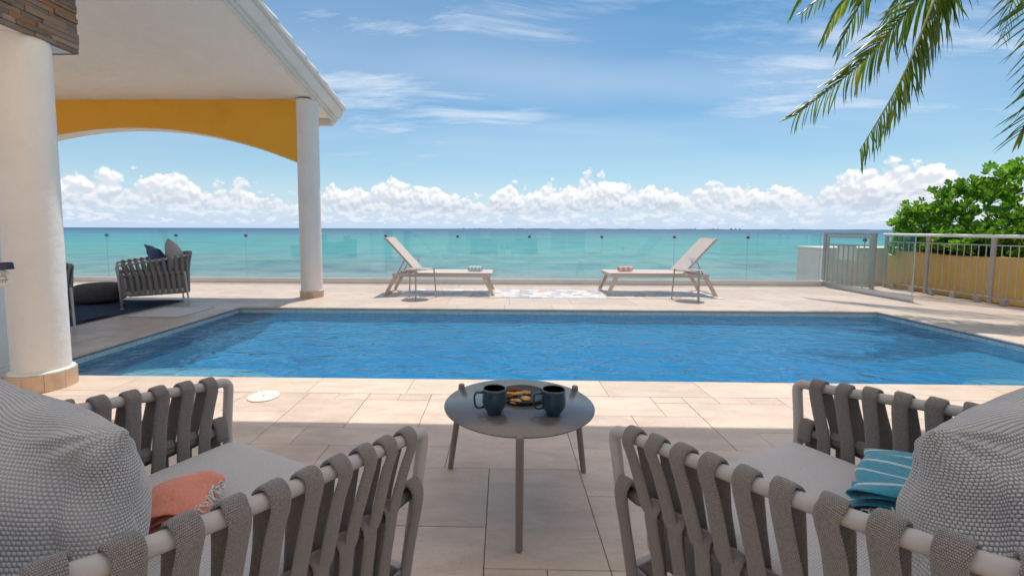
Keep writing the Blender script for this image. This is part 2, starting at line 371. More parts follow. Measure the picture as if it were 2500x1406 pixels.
M['plate'] = mat('dark_stoneware', (0.030, 0.035, 0.045), 0.35, var=[(60, .5, .75, (0.045, 0.05, 0.06))])
M['biscuit'] = mat('butter_biscuit', (0.66, 0.37, 0.11), 0.8, var=[(60, .45, .7, (0.52, 0.25, 0.06)), (12, .5, .8, (0.72, 0.45, 0.17))], bump=[(120, .002, 4)])
M['choco'] = mat('chocolate_biscuit', (0.17, 0.055, 0.022), 0.65, var=[(70, .45, .7, (0.09, 0.028, 0.012))], bump=[(110, .003, 4)])
M['soil'] = mat('planter_soil', (0.10, 0.07, 0.045), 1.0, bump=[(30, .02, 4)])
M['bark'] = mat('bark', (0.20, 0.16, 0.12), 0.95, var=[(8, .4, .7, (0.12, 0.095, 0.07), (1, 1, 4))], bump=[(20, .02, 5)])
M['twig'] = mat('twig', (0.16, 0.13, 0.07), 0.9)
M['rachis'] = mat('frond_rachis', (0.30, 0.30, 0.09), 0.5)
M['cherry'] = mat('cherry', (0.5, 0.02, 0.03), 0.25)
M['fringe'] = mat('cotton_fringe', (0.72, 0.69, 0.64), 0.95)
def leafmat(name, c1, c2, c3, trans=0.35, rough=0.35, spec=0.5):
    m = bpy.data.materials.new(name); m.use_nodes = True; t = m.node_tree; t.nodes.clear(); h = NT(t)
    out = h.n('ShaderNodeOutputMaterial'); b = h.n('ShaderNodeBsdfPrincipled'); tr = h.n('ShaderNodeBsdfTranslucent'); mx = h.n('ShaderNodeMixShader')
    geo = h.n('ShaderNodeNewGeometry'); oi = h.n('ShaderNodeObjectInfo')
    n1 = h.noise(geo.outputs['Position'], 7.0, 3)
    c = h.mix(h.ramp(n1, .35, .65), (*c1, 1), (*c2, 1))
    isl = h.math('FRACT', h.math('ADD', geo.outputs['Random Per Island'], oi.outputs['Random']))
    c = h.mix(h.ramp(isl, .72, 1.0), c, (*c3, 1))
    h.l(c, b.inputs['Base Color']); b.inputs['Roughness'].default_value = rough; b.inputs['Specular IOR Level'].default_value = spec
    tcol = h.mix(1.0, c, (1.5, 1.7, 0.55, 1), blend='MULTIPLY'); h.l(tcol, tr.inputs['Color'])
    mx.inputs[0].default_value = trans; h.l(b.outputs[0], mx.inputs[1]); h.l(tr.outputs[0], mx.inputs[2]); h.l(mx.outputs[0], out.inputs[0])
    return m
M['shrub_leaf'] = leafmat('shrub_leaf', (0.10, 0.23, 0.030), (0.18, 0.35, 0.050), (0.31, 0.40, 0.09), 0.46, 0.28)
M['palm_leaf'] = leafmat('palm_leaflet', (0.095, 0.16, 0.022), (0.15, 0.21, 0.030), (0.34, 0.28, 0.07), 0.52, 0.28, 0.6)
def glassmat(name, tint, refl=1.0, ior=1.5, rough=0.0):
    m = bpy.data.materials.new(name); m.use_nodes = True; t = m.node_tree; t.nodes.clear(); h = NT(t)
    out = h.n('ShaderNodeOutputMaterial'); tr = h.n('ShaderNodeBsdfTransparent'); gl = h.n('ShaderNodeBsdfGlossy'); mx = h.n('ShaderNodeMixShader')
    tr.inputs[0].default_value = (*tint, 1); gl.inputs['Roughness'].default_value = rough; gl.inputs['Color'].default_value = (refl, refl, refl, 1)
    lw = h.n('ShaderNodeLayerWeight'); lw.inputs['Blend'].default_value = 0.5
    f0_ = ((ior - 1) / (ior + 1)) ** 2
    fr = h.math('MULTIPLY_ADD', h.math('POWER', lw.outputs['Facing'], 5.0), 1 - f0_, f0_)
    h.l(fr, mx.inputs[0]); h.l(tr.outputs[0], mx.inputs[1]); h.l(gl.outputs[0], mx.inputs[2]); h.l(mx.outputs[0], out.inputs[0])
    return m
M['glass'] = glassmat('fence_glass', (0.955, 0.985, 0.975), 1.0, 1.55)
M['glass_edge'] = mat('glass_edge', (0.40, 0.58, 0.56), 0.15)
M['crystal'] = glassmat('drinking_glass', (0.93, 0.94, 0.95), 1.0, 1.5)
def objrand(name, cols, rough=0.8, bump=None, noise=None):
    m = mat(name, cols[0], rough, bump=bump); h, b = parts_of(m)
    oi = h.n('ShaderNodeObjectInfo'); cr = h.n('ShaderNodeValToRGB'); cr.color_ramp.interpolation = 'CONSTANT'
    e = cr.color_ramp.elements; e[0].color = (*cols[0], 1); e[0].position = 0
    for i, c in enumerate(cols[1:], 1):
        x = e.new(i / len(cols)) if i > 1 else e[1]
        x.position = i / len(cols); x.color = (*c, 1)
    h.l(oi.outputs['Random'], cr.inputs[0]); c = cr.outputs[0]
    if noise: c = h.mix(h.ramp(h.noise(h.n('ShaderNodeNewGeometry').outputs['Position'], noise[0], 6, .65), .45, .75), c, (*noise[1], 1))
    h.l(c, b.inputs['Base Color']); return m
M['clad'] = objrand('ledgestone', [(0.17, 0.125, 0.10), (0.20, 0.155, 0.125), (0.13, 0.11, 0.10), (0.23, 0.17, 0.13), (0.27, 0.22, 0.185), (0.24, 0.12, 0.05), (0.15, 0.13, 0.12)], 0.8, [(25, .012, 6), (120, .003, 4)], (16, (0.26, 0.15, 0.075)))
M['mosaic'] = objrand('mosaic_marble', [(0.80, 0.77, 0.74), (0.72, 0.69, 0.67), (0.42, 0.44, 0.52), (0.80, 0.76, 0.72), (0.62, 0.47, 0.38), (0.78, 0.75, 0.72), (0.50, 0.50, 0.54), (0.70, 0.60, 0.52)], 0.45, [(30, .003, 4)])
def pool_tile(name, c1, c2, grout, size=0.026):
    m = mat(name, c1, 0.25); h, b = parts_of(m)
    geo = h.n('ShaderNodeNewGeometry'); x, y, z = h.sep(geo.outputs['Position']); nx, ny, nz = h.sep(geo.outputs['Normal'])
    def cellline(v):
        fr = h.math('FRACT', h.math('DIVIDE', h.math('ADD', v, 50.0), size)); return h.ramp(h.math('ABSOLUTE', h.math('SUBTRACT', fr, 0.5)), 0.42, 0.47)
    lx, ly, lz = cellline(x), cellline(y), cellline(z)
    def off(l, n): return h.math('MULTIPLY', l, h.math('LESS_THAN', h.math('ABSOLUTE', n), 0.7))
    line = h.math('MAXIMUM', h.math('MAXIMUM', off(lx, nx), off(ly, ny)), off(lz, nz))
    sc_ = h.n('ShaderNodeVectorMath', operation='SNAP'); h.l(geo.outputs['Position'], sc_.inputs[0]); sc_.inputs[1].default_value = (size,) * 3
    wn = h.n('ShaderNodeTexWhiteNoise'); h.l(sc_.outputs[0], wn.inputs[0])
    c = h.mix(wn.outputs['Value'], (*c1, 1), (*c2, 1)); c = h.mix(line, c, (*grout, 1)); h.l(c, b.inputs['Base Color'])
    bn = h.n('ShaderNodeBump'); bn.inputs['Distance'].default_value = 0.0015; bn.invert = True; h.l(line, bn.inputs['Height']); h.l(bn.outputs[0], b.inputs['Normal'])
    return m
M['pool_band'] = pool_tile('pool_band_mosaic', (0.36, 0.56, 0.62), (0.54, 0.70, 0.73), (0.74, 0.78, 0.77))
M['pool_in'] = pool_tile('pool_mosaic', (0.055, 0.40, 0.66), (0.085, 0.46, 0.72), (0.20, 0.54, 0.72))
M['pool_step'] = pool_tile('pool_step_mosaic', (0.36, 0.70, 0.78), (0.42, 0.76, 0.82), (0.58, 0.78, 0.82))

def watermat(name):
    m = bpy.data.materials.new(name); m.use_nodes = True; t = m.node_tree; t.nodes.clear(); h = NT(t)
    out = h.n('ShaderNodeOutputMaterial'); tr = h.n('ShaderNodeBsdfTransparent'); gl = h.n('ShaderNodeBsdfGlossy'); mx = h.n('ShaderNodeMixShader')
    geo = h.n('ShaderNodeNewGeometry'); P = geo.outputs['Position']
    n1 = h.noise(h.mapping(P, (0.55, 1.0, 1), (0, 0, 0), (0, 0, R(20))), 3.2, 3, 0.55, 0.6)
    n2 = h.noise(h.mapping(P, (0.55, 1.25, 1), (4, 2, 0), (0, 0, R(-16))), 13.0, 3, 0.6, 0.5)
    n3 = h.noise(h.mapping(P, (0.62, 0.85, 1), (1, 7, 0), (0, 0, R(12))), 6.2, 2, 0.5, 0.8)
    hh = h.math('ADD', h.math('ADD', h.math('MULTIPLY', n1, 0.032), h.math('MULTIPLY', n2, 0.010)), h.math('MULTIPLY', n3, 0.052))
    # rings spreading from two spots where water falls in
    for (cx, cy, k, amp, fall) in ((-1.35, 5.0, 36.0, .0042, 0.6), (-2.5, 4.75, 34.0, .004, 0.6), (1.9, 5.15, 36.0, .0034, 0.6)):
        dv = h.n('ShaderNodeVectorMath', operation='DISTANCE'); h.l(P, dv.inputs[0]); dv.inputs[1].default_value = (cx, cy, -0.08)
        dd = dv.outputs['Value']; wv = h.math('MULTIPLY', h.math('SINE', h.math('MULTIPLY', dd, k)), h.math('MULTIPLY', h.ramp(dd, 0.05, fall, 1.0, 0.0), amp))
        hh = h.math('ADD', hh, wv)
    bn = h.n('ShaderNodeBump'); bn.inputs['Distance'].default_value = 1.0; bn.inputs['Strength'].default_value = 1.0; h.l(hh, bn.inputs['Height'])
    fr = h.n('ShaderNodeFresnel'); fr.inputs[0].default_value = 1.33; h.l(bn.outputs[0], fr.inputs['Normal']); h.l(bn.outputs[0], gl.inputs['Normal'])
    gl.inputs['Roughness'].default_value = 0.015; tr.inputs[0].default_value = (0.97, 0.99, 1.0, 1)
    df = h.n('ShaderNodeBsdfDiffuse'); df.inputs['Color'].default_value = (0.02, 0.23, 0.48, 1); h.l(bn.outputs[0], df.inputs['Normal'])      # light scattered back by the water
    body = h.n('ShaderNodeMixShader'); body.inputs[0].default_value = 0.30; h.l(tr.outputs[0], body.inputs[1]); h.l(df.outputs[0], body.inputs[2])
    h.l(fr.outputs[0], mx.inputs[0]); h.l(body.outputs[0], mx.inputs[1]); h.l(gl.outputs[0], mx.inputs[2]); h.l(mx.outputs[0], out.inputs[0])
    va = h.n('ShaderNodeVolumeAbsorption'); va.inputs['Color'].default_value = (0.06, 0.74, 0.95, 1); va.inputs['Density'].default_value = 1.1
    h.l(va.outputs[0], out.inputs['Volume'])
    return m
M['water'] = watermat('pool_water')
def seamat():
    m = bpy.data.materials.new('sea_water'); m.use_nodes = True; t = m.node_tree; t.nodes.clear(); h = NT(t)
    out = h.n('ShaderNodeOutputMaterial'); df = h.n('ShaderNodeBsdfDiffuse'); gl = h.n('ShaderNodeBsdfGlossy'); mx = h.n('ShaderNodeMixShader')
    geo = h.n('ShaderNodeNewGeometry'); P = geo.outputs['Position']; x, y, z = h.sep(P)
    ly = h.math('LOGARITHM', h.math('MAXIMUM', y, 5.0), 10.0)                      # water deepens with the distance from the shore
    wob = h.math('MULTIPLY_ADD', h.noise(h.mapping(P, (.004, .012, 1)), 1.0, 4), 0.36, -0.18)
    q = h.math('ADD', ly, wob)
    cr = h.n('ShaderNodeValToRGB'); e = cr.color_ramp.elements
    stops = [(1.52, (0.175, 0.27, 0.26)), (1.70, (0.13, 0.29, 0.28)), (1.86, (0.070, 0.305, 0.290)), (2.10, (0.040, 0.290, 0.285)), (2.36, (0.026, 0.235, 0.270)), (2.60, (0.018, 0.145, 0.23)), (2.90, (0.012, 0.085, 0.175)), (4.2, (0.013, 0.085, 0.18))]
    lo, hi = stops[0][0], stops[-1][0]
    for i, (p, c) in enumerate(stops):
        el_ = e[0] if i == 0 else (e[1] if i == 1 else e.new((p - lo) / (hi - lo)))
        el_.position = (p - lo) / (hi - lo); el_.color = (*c, 1)
    h.l(h.ramp(q, lo, hi, 0, 1, False), cr.inputs[0]); c = cr.outputs[0]
    # seagrass patches and sand in the shallows, broken streaks further out
    sg = h.ramp(h.noise(h.mapping(P, (.035, .10, 1)), 1.0, 5, .6), .50, .68)
    near = h.ramp(ly, 1.68, 2.0, 1.0, 0.0)
    c = h.mix(h.math('MULTIPLY', h.math('MULTIPLY', sg, near), 0.60), c, (0.20, 0.185, 0.20, 1))
    st = h.ramp(h.noise(h.mapping(P, (.006, .045, 1), (7, 3, 0)), 1.0, 6, .65), .52, .72)
    c = h.mix(h.math('MULTIPLY', st, 0.60), c, (0.015, 0.19, 0.29, 1))
    ls = h.math('LOGARITHM', h.math('MAXIMUM', h.math('SUBTRACT', y, 9.0), 2.0), 10.0)     # wave trains lie along the shore and lengthen offshore
    r1 = h.noise(h.xyz(h.math('MULTIPLY', x, .16), h.math('MULTIPLY', ls, 17.0), 0.0), 1.0, 5, .68)
    r2 = h.noise(h.xyz(h.math('MULTIPLY', x, .030), h.math('MULTIPLY', ls, 15.0), 5.0), 1.0, 5, .68)
    rip = h.mix(h.ramp(ly, 1.75, 2.35), r1, r2, 'FLOAT')
    c = h.mix(h.math('MULTIPLY', h.ramp(rip, .44, .66), 0.62), c, (0.014, 0.135, 0.185, 1))  # dark wave faces painted into the water colour
    c = h.mix(h.math('MULTIPLY', h.ramp(rip, .40, .26), 0.30), c, (0.26, 0.42, 0.42, 1))  # pale wave highlights painted in the same way
    h.l(c, df.inputs[0])
    wv = h.noise(h.mapping(P, (.25, .9, 1)), 1.0, 5, .6)
    bn = h.n('ShaderNodeBump'); bn.inputs['Distance'].default_value = 0.5; h.l(wv, bn.inputs['Height'])
    gl.inputs['Roughness'].default_value = 0.35; gl.inputs['Color'].default_value = (.9, .95, 1, 1)
    mx.inputs[0].default_value = 0.16; h.l(df.outputs[0], mx.inputs[1]); h.l(gl.outputs[0], mx.inputs[2]); h.l(mx.outputs[0], out.inputs[0])
    return m
M['sea'] = seamat()
# ------------------------------------------------------------------ the setting
PX0, PX1, PY0, PY1 = -3.60, 4.97, 3.17, 6.08        # pool opening
KY = 8.78                                            # front of the sea kerb
def struct(name, me, m, **k): return tag(ob(name, me, m), kind='structure', **k)
sea = pyd([(-60000, 12, -3.2), (60000, 12, -3.2), (60000, 60000, -3.2), (-60000, 60000, -3.2)], [(0, 1, 2, 3)])
struct('sea', sea, M['sea'])
# the shore below the terrace wall and the ground round the house
mb = MB(); mb.add(*box(-60, 60, 9.3, 14.5, -4.2, -3.05)); struct('beach', mb.mesh(), mat('wet_sand', (0.34, 0.29, 0.21), 0.8, bump=[(3, .1, 5)]))
mb = MB()
for b_ in ((-40, PX0 - .3, -14, KY + .02), (PX1 + .3, 7.36, -14, KY + .02), (PX0 - .3, PX1 + .3, -14, PY0 - .3), (PX0 - .3, PX1 + .3, PY1 + .3, KY + .02)):
    mb.add(*box(b_[0], b_[1], b_[2], b_[3], -0.30, -0.030))
ground = struct('ground', mb.mesh(), M['grout'])
mb = MB(); mb.add(*box(-40, 40, 9.02, 9.3, -4.2, -0.05)); struct('sea_wall', mb.mesh(), M['stucco'])
mb = MB(); mb.add(*box(7.37, 40, -14, 9.0, -.9, -0.05)); struct('garden_ground', mb.mesh(), M['soil'])

# paving laid in a mixed module of 20 cm; every tile is a piece of its own
TILE = {}
def tile_mesh(wx, wy, m, th=0.03):
    k = (round(wx, 3), round(wy, 3), m)
    if k not in TILE:
        j = 0.0012; me = bevel_mesh(*box(-wx / 2 + j, wx / 2 - j, -wy / 2 + j, wy / 2 - j, -th, 0), w=0.0018, seg=1, smooth=False)
        me.materials.append(M[m]); TILE[k] = me
    return TILE[k]
def pave(parent, x0, x1, y0, y1, step, sizes, seed, fixed=(), ox=0.0, oy=0.0, skip=None):
    r = random.Random(seed); occ = set()
    i0, i1 = math.floor((x0 - ox) / step + 1e-6), math.ceil((x1 - ox) / step - 1e-6)
    j0, j1 = math.floor((y0 - oy) / step + 1e-6), math.ceil((y1 - oy) / step - 1e-6)
    def put(i, j, a, b):
        for p in range(a):
            for q in range(b): occ.add((i + p, j + q))
        xa, xb = max(ox + i * step, x0), min(ox + (i + a) * step, x1); ya, yb = max(oy + j * step, y0), min(oy + (j + b) * step, y1)
        if xb - xa < .03 or yb - ya < .03: return
        if skip and skip((xa + xb) / 2, (ya + yb) / 2): return
        o = ob('floor_tile', tile_mesh(xb - xa, yb - ya, 'tile'), None, parent, ((xa + xb) / 2, (ya + yb) / 2, r.uniform(-.0007, .0007)))
        o.rotation_euler = (r.uniform(-.0012, .0012), r.uniform(-.0012, .0012), 0)
    for f_ in fixed: put(*f_)
    for j in range(j0, j1):
        for i in range(i0, i1):
            if (i, j) in occ: continue
            opts = [s for s in sizes if all((i + p, j + q) not in occ and i + p < i1 and j + q < j1 for p in range(s[0]) for q in range(s[1]))]
            put(i, j, *(r.choice(opts) if opts else (1, 1)))
terrace = struct('terrace_floor', MB().add(*box(-4.3, 5.3, -4.0, PY0 - .31, -0.06, -0.031)).mesh(), M['grout'])
ob('floor_slab', MB().add(*box(-9, 9, -3.6, .563, -.03, -.001)).mesh(), M['tile'], terrace)
GX, GY = -0.055, 1.365
pave(terrace, -4.0, 4.6, 0.565, PY0 - .30, 0.2, [(2, 3), (2, 2), (3, 2), (2, 3), (2, 2)], 5, fixed=[(0, 0, 2, 3), (-3, 1, 3, 2), (-2, -1, 2, 2), (2, 2, 3, 2), (2, 0, 2, 2), (-5, 4, 4, 1), (-3, 3, 2, 1)], ox=GX, oy=GY)
mb = MB()
mb2 = MB()
pool_deck = struct('pool_deck', MB().add(*box(-9, 7.2, PY1 + .31, KY - .01, -0.06, -0.031)).mesh(), M['grout'])
MOS = (-1.66, 3.42, 7.02, 7.96)
pave(pool_deck, -8.4, 7.2, PY1 + .30, KY - .002, 0.3, [(3, 2), (2, 2), (3, 2), (2, 1)], 11, ox=.1, oy=.08)
pave(pool_deck, PX1 + .30, 7.2, 1.5, PY1 + .30, 0.3, [(3, 2), (2, 2), (2, 3)], 12, ox=.0, oy=.08)
pave(pool_deck, -6.9, PX0 - .30, 2.9, PY1 + .30, 0.3, [(3, 2), (2, 2), (2, 3)], 13, ox=.0, oy=.08)

# coping with a rounded nose, in lengths
coping = struct('pool_coping', MB().add(*box(PX0 - .29, PX0 - .02, PY0, PY1, -.09, -.045)).add(*box(PX1 + .02, PX1 + .29, PY0, PY1, -.09, -.045)).mesh(), M['grout'])
def coping_piece(L, ma='coping'):
    prof = [(0.30, 0), (0.30, -.04), (0.012, -.04), (-.006, -.034), (-.014, -.024), (-.014, -.014), (-.006, -.004), (0.010, 0)]
    n = len(prof); V = [(d, s * (L / 2 - .0015), z) for s in (-1, 1) for d, z in prof]
    F = [(i, (i + 1) % n, n + (i + 1) % n, n + i) for i in range(n)] + [tuple(range(n))[::-1], tuple(range(n, 2 * n))]
    return pyd(V, F)
cop = {}
def put_coping(x, y, rz, L):
    k = round(L, 3)
    if k not in cop: cop[k] = coping_piece(L); cop[k].materials.append(M['coping'])
    ob('coping_stone', cop[k], None, coping, (x, y, 0.001), (0, 0, rz))
nl = 6
for i in range(14):
    L = (PX1 - PX0 + .6) / 14; x = PX0 - .3 + L * (i + .5)
    put_coping(x, PY1, R(90), L); put_coping(x, PY0, R(-90), L)
for i in range(5):
    L = (PY1 - PY0) / 5; y = PY0 + L * (i + .5)
    put_coping(PX0, y, R(180), L - .001); put_coping(PX1, y, 0, L - .001)

# pool shell: waterline band of mosaic above, blue mosaic below, steps in the near corner
WZ = -0.085
def inside_box(mbx, x0, x1, y0, y1, z0, z1, floor=True):
    v, f = box(x0, x1, y0, y1, z0, z1); ff = [f[i][::-1] for i in ((0, 2, 3, 4, 5) if floor else (2, 3, 4, 5))]; mbx.add(v, ff)
mb = MB(); inside_box(mb, PX0, PX1, PY0, PY1, -.115, -.04, False)
band = struct('pool_waterline_band', mb.mesh(), M['pool_band'])
V = []; F = []; nx_, ny_ = 90, 40                    # shell with a coved bottom
def cove(d): d = min(max(d / 1.1, 0), 1); return d * d * (3 - 2 * d)
for j in range(ny_ + 1):
    for i in range(nx_ + 1):
        x = PX0 - .001 + (PX1 - PX0 + .002) * i / nx_; y = PY0 - .001 + (PY1 - PY0 + .002) * j / ny_
        V.append((x, y, -.185 - .22 * min(cove(x - PX0), cove(PX1 - x), cove(PY1 - y), cove((y - PY0) * 1.5))))
for j in range(ny_):
    for i in range(nx_): a_ = j * (nx_ + 1) + i; F.append((a_, a_ + 1, a_ + nx_ + 2, a_ + nx_ + 1))
mb = MB(); mb.add(V, F, smooth=True); inside_box(mb, PX0 - .001, PX1 + .001, PY0 - .001, PY1 + .001, -.186, -.115, False)
struct('pool_basin', mb.mesh(), M['pool_in'])
mb = MB()                                            # rounded entry steps in the two near corners
for (cx, cy, ax_, ay_, zt) in ((PX0 + .55, PY0 + .02, 1.35, 1.05, -.125), (PX1 - .35, PY0 + .02, 1.05, .95, -.14)):
    V = [(cx, cy + .05, zt)]; F = []; nr, ns = 10, 44
    for j in range(1, nr + 1):
        for i in range(ns):
            an = math.pi * 2 * i / ns; q = j / nr; wv = 1 + .05 * math.sin(5 * an + cx)
            V.append((min(max(cx + ax_ * q * math.cos(an) * wv, PX0 + .002), PX1 - .002), max(cy + ay_ * q * math.sin(an) * wv, PY0 + .002), zt - .30 * max(0, q - .45) ** 1.3))
    for i in range(ns): F.append((0, 1 + i, 1 + (i + 1) % ns))
    for j in range(nr - 1):
        for i in range(ns): F.append((1 + j * ns + i, 1 + (j + 1) * ns + i, 1 + (j + 1) * ns + (i + 1) % ns, 1 + j * ns + (i + 1) % ns))
    mb.add(V, F, smooth=True)
struct('pool_steps', mb.mesh(), M['pool_step'])
struct('pool_water', MB().add(*box(PX0 - .02, PX1 + .02, PY0 - .02, PY1 + .02, -.47, WZ)).mesh(), M['water'])

# sea kerb
struct('kerb', bbox(-10.0, 6.16, KY, 9.01, -.05, 0.098, .006, 2), M['white_trim'])

# far coast with a few towers on it
mb = MB(); r = random.Random(3); n = 160; x0_, x1_ = -1200, 8200; YC = 9000.0
hh = [6 + 13 * abs(math.sin(i * .33) * math.sin(i * .117 + 1)) + r.uniform(0, 6) for i in range(n)]
hh = [.6 * v * min(1, i / 14, (n - 1 - i) / 14) for i, v in enumerate(hh)]
V = []; F = []
for i in range(n):
    x = x0_ + (x1_ - x0_) * i / (n - 1); V += [(x, YC, -3.3), (x, YC + 30, -3.2 + hh[i]), (x, YC + 260, -3.2 + hh[i] * .8)]
for i in range(n - 1): F += [(3 * i, 3 * i + 3, 3 * i + 4, 3 * i + 1), (3 * i + 1, 3 * i + 4, 3 * i + 5, 3 * i + 2)]
struct('hills', pyd(V, F), mat('far_woodland', (0.035, 0.075, 0.06), 0.9, var=[(.02, .4, .7, (0.05, 0.09, 0.07))]))
M['far_house'] = mat('far_concrete', (0.34, 0.36, 0.38), 0.8)
def tower_mesh(wx, hz, seed):
    m_ = MB(); rr = random.Random(seed); nfl = max(2, int(hz / 7))
    m_.add(*box(-wx / 2, wx / 2, -8, 8, 0, hz)); m_.add(*box(-wx * .28, wx * .2, -5, 5, hz, hz + 5))
    for k in range(nfl): m_.add(*box(-wx / 2 - .8, wx / 2 + .8, -9, -8, k * hz / nfl + 1, k * hz / nfl + 2))
    return m_.mesh()
for i, (px, wx, hz) in enumerate([(1132, 22, 22), (1147, 16, 17), (1160, 26, 14), (1172, 20, 24), (1196, 24, 18), (1266, 40, 20), (1275, 18, 27), (1697, 28, 25), (1741, 20, 31), (1752, 26, 22), (1785, 36, 33), (1796, 30, 26), (1806, 24, 30), (1937, 50, 17)]):
    p = at_y(px, 560, YC + 60)
    tag(ob('far_building', tower_mesh(wx * .8, hz * .62, i), M['far_house'], None, (p.x, YC + 60, 0)), 'tiny grey tower block on the far coast across the sea', 'building', 'tower blocks on the far coast')

# glass balustrade on the kerb
gf = thing('glass_fence', 'long frameless glass balustrade on the white kerb facing the sea', 'glass fence', (0, 8.88, .098))
xs = [-9.27, -7.87, -6.47, -5.07, -3.68, -2.29, -0.88, 0.52, 1.92, 3.315, 4.72, 6.10]
GZ0, GZ1 = 0.0, 0.925
for a, b_ in zip(xs[:-1], xs[1:]):
    gme = MB().add(*box(-(b_ - a) / 2 + .004, (b_ - a) / 2 - .004, -.005, .005, GZ0, GZ1)).mesh()
    pan = ob('glass_panel', gme, M['glass'], gf, ((a + b_) / 2, 0, 0))
    ob('top_edge', MB().add(*box(-(b_ - a) / 2 + .004, (b_ - a) / 2 - .004, -.0045, .0045, GZ1 + .0004, GZ1 + .003)).mesh(), M['glass_edge'], pan, (0, 0, 0))
    ob('side_edge', MB().add(*box((b_ - a) / 2 - .0036, (b_ - a) / 2 - .001, -.0045, .0045, GZ0, GZ1)).mesh(), M['glass_edge'], pan, (0, 0, 0))
M['clip'] = mat('clip_steel', (0.16, 0.15, 0.14), 0.45, 0.6)
clipme = bbox(-.026, .026, -.018, .018, -.024, .024, .004, 1); clipme.materials.append(M['clip'])
for x in xs[1:-1]: ob('clip', clipme, None, gf, (x, 0, GZ1 - .105))
ob('base_channel', bbox(-9.3, 6.1, -.022, .022, -.001, .012, .002, 1), M['alu'], gf)
sg_ = thing('glass_fence', 'short glass panel in a low aluminium channel in front of the gate', 'glass fence', (6.12, 7.84, 0))
ob('base_channel', bbox(-.02, .02, -.96, .94, 0.0, .085, .004, 1), M['alu'], sg_)
for (a, b_) in ((-.95, -.005), (.005, .93)):
    pan = ob('glass_panel', MB().add(*box(-.005, .005, a, b_, .0852, 1.0)).mesh(), M['glass'], sg_)
    for yy in (a, b_ - .003): ob('side_edge', MB().add(*box(-.0056, .0056, yy - .001, yy + .004, .086, .999)).mesh(), M['glass_edge'], pan)
ob('clip', clipme, None, sg_, (0, 0, .90), (0, 0, R(90)))

# ------------------------------------------------------------------ pavilion on the left
COLX, COLY = -2.98, 7.0
def column(name, label, x, y, top, r, rb, bh, nb=12):
    t = thing(name, label, 'column', (x, y, 0), 0, 'round white terrace columns')
    seg = 64; prof = [(r, bh + .001), (r, top)]
    V = []; F = []; rr = random.Random(int(x * 100)); nz = 30
    for k in range(nz + 1):
        z = bh + (top - bh) * k / nz
        for i in range(seg):
            a = 2 * math.pi * i / seg; q = r * (1 + .006 * math.sin(3 * a + z * 2) + .004 * math.sin(7 * a - z * 3.1))
            V.append((q * math.cos(a), q * math.sin(a), z))
    for k in range(nz):
        for i in range(seg): F.append((k * seg + i, k * seg + (i + 1) % seg, (k + 1) * seg + (i + 1) % seg, (k + 1) * seg + i))
    ob('shaft', pyd(V, F, True), M['stucco'], t)
    ob('fillet', lathe([(r - .01, bh), (rb - .004, bh), (rb - .010, bh + .010), (r + .004, bh + .014), (r - .01, bh + .015)], 48).mesh(), M['white_trim'], t)
    ob('base_core', lathe([(rb - .016, 0), (rb - .016, bh - .001)], 32).mesh(), M['grout'], t)
    a0 = 2 * math.pi / nb; pr = []
    for k in range(5):
        a = -a0 / 2 * .985 + a0 * .985 * k / 4; pr.append((math.cos(a), math.sin(a)))
    V = [(c * q, s_ * q, z) for z in (0, bh - .001) for q in (rb, rb - .015) for c, s_ in pr]
    F = []
    for k in range(4): F += [(k, k + 1, 10 + k + 1, 10 + k), (5 + k + 1, 5 + k, 15 + k, 15 + k + 1), (10 + k, 10 + k + 1, 15 + k + 1, 15 + k), (k + 1, k, 5 + k, 5 + k + 1)]
    F += [(0, 10, 15, 5), (4, 9, 19, 14)]
    me = pyd(V, F); me.materials.append(M['base_tile'])
    for k in range(nb): ob('base_tile', me, None, t, (0, 0, 0), (0, 0, a0 * k + .2))
    return t
column('column', 'slim white column at the corner of the ochre arch beside the pool', COLX, COLY, 2.99, .160, .176, .10)
column('column', 'white column under the stone clad beam behind the near chair', -3.095, 2.935, 2.262, .148, .176, .115, 10)
CS = 0.175                                           # slope of the ceiling
def cz(y): return 2.99 - CS * (y - 7.0)
roof = thing('pavilion_roof', 'white sloping pavilion roof with moulded edge over the ochre arch', 'roof', (0, 0, 0))
XR = -2.86
V = [(-8.7, 3.3, cz(3.3)), (XR, 3.3, cz(3.3)), (XR, 7.62, cz(7.62)), (-8.7, 7.62, cz(7.62))]
V += [(x, y, z + .16) for x, y, z in V]
ob('ceiling', pyd(V, BOXF), M['ceil'], roof)
def extr_rake(prof, y0, y1, name, m, parent):          # profile (x, z above the ceiling) swept down the slope
    n = len(prof); V = [(x, y, cz(y) + z) for y in (y0, y1) for x, z in prof]
    F = [(i, (i + 1) % n, n + (i + 1) % n, n + i) for i in range(n)] + [tuple(range(n)), tuple(range(n, 2 * n))[::-1]]
    me = pyd(V, F); bm = bmesh.new(); bm.from_mesh(me); bmesh.ops.recalc_face_normals(bm, faces=bm.faces); bm.to_mesh(me); bm.free()
    return ob(name, me, m, parent)
mprof = [(XR + .002, -.030), (XR + .034, -.030), (XR + .034, -.012), (XR + .022, -.006), (XR + .022, .004), (XR + .066, .010), (XR + .066, .030), (XR + .052, .036), (XR + .052, .048), (XR + .094, .054), (XR + .118, .074), (XR + .146, .112), (XR + .160, .158), (XR + .146, .164), (XR + .146, .178), (XR + .206, .184), (XR + .208, .228), (XR + .002, .228)]
extr_rake(mprof, 3.3, 7.78, 'rake_moulding', M['white_trim'], roof)
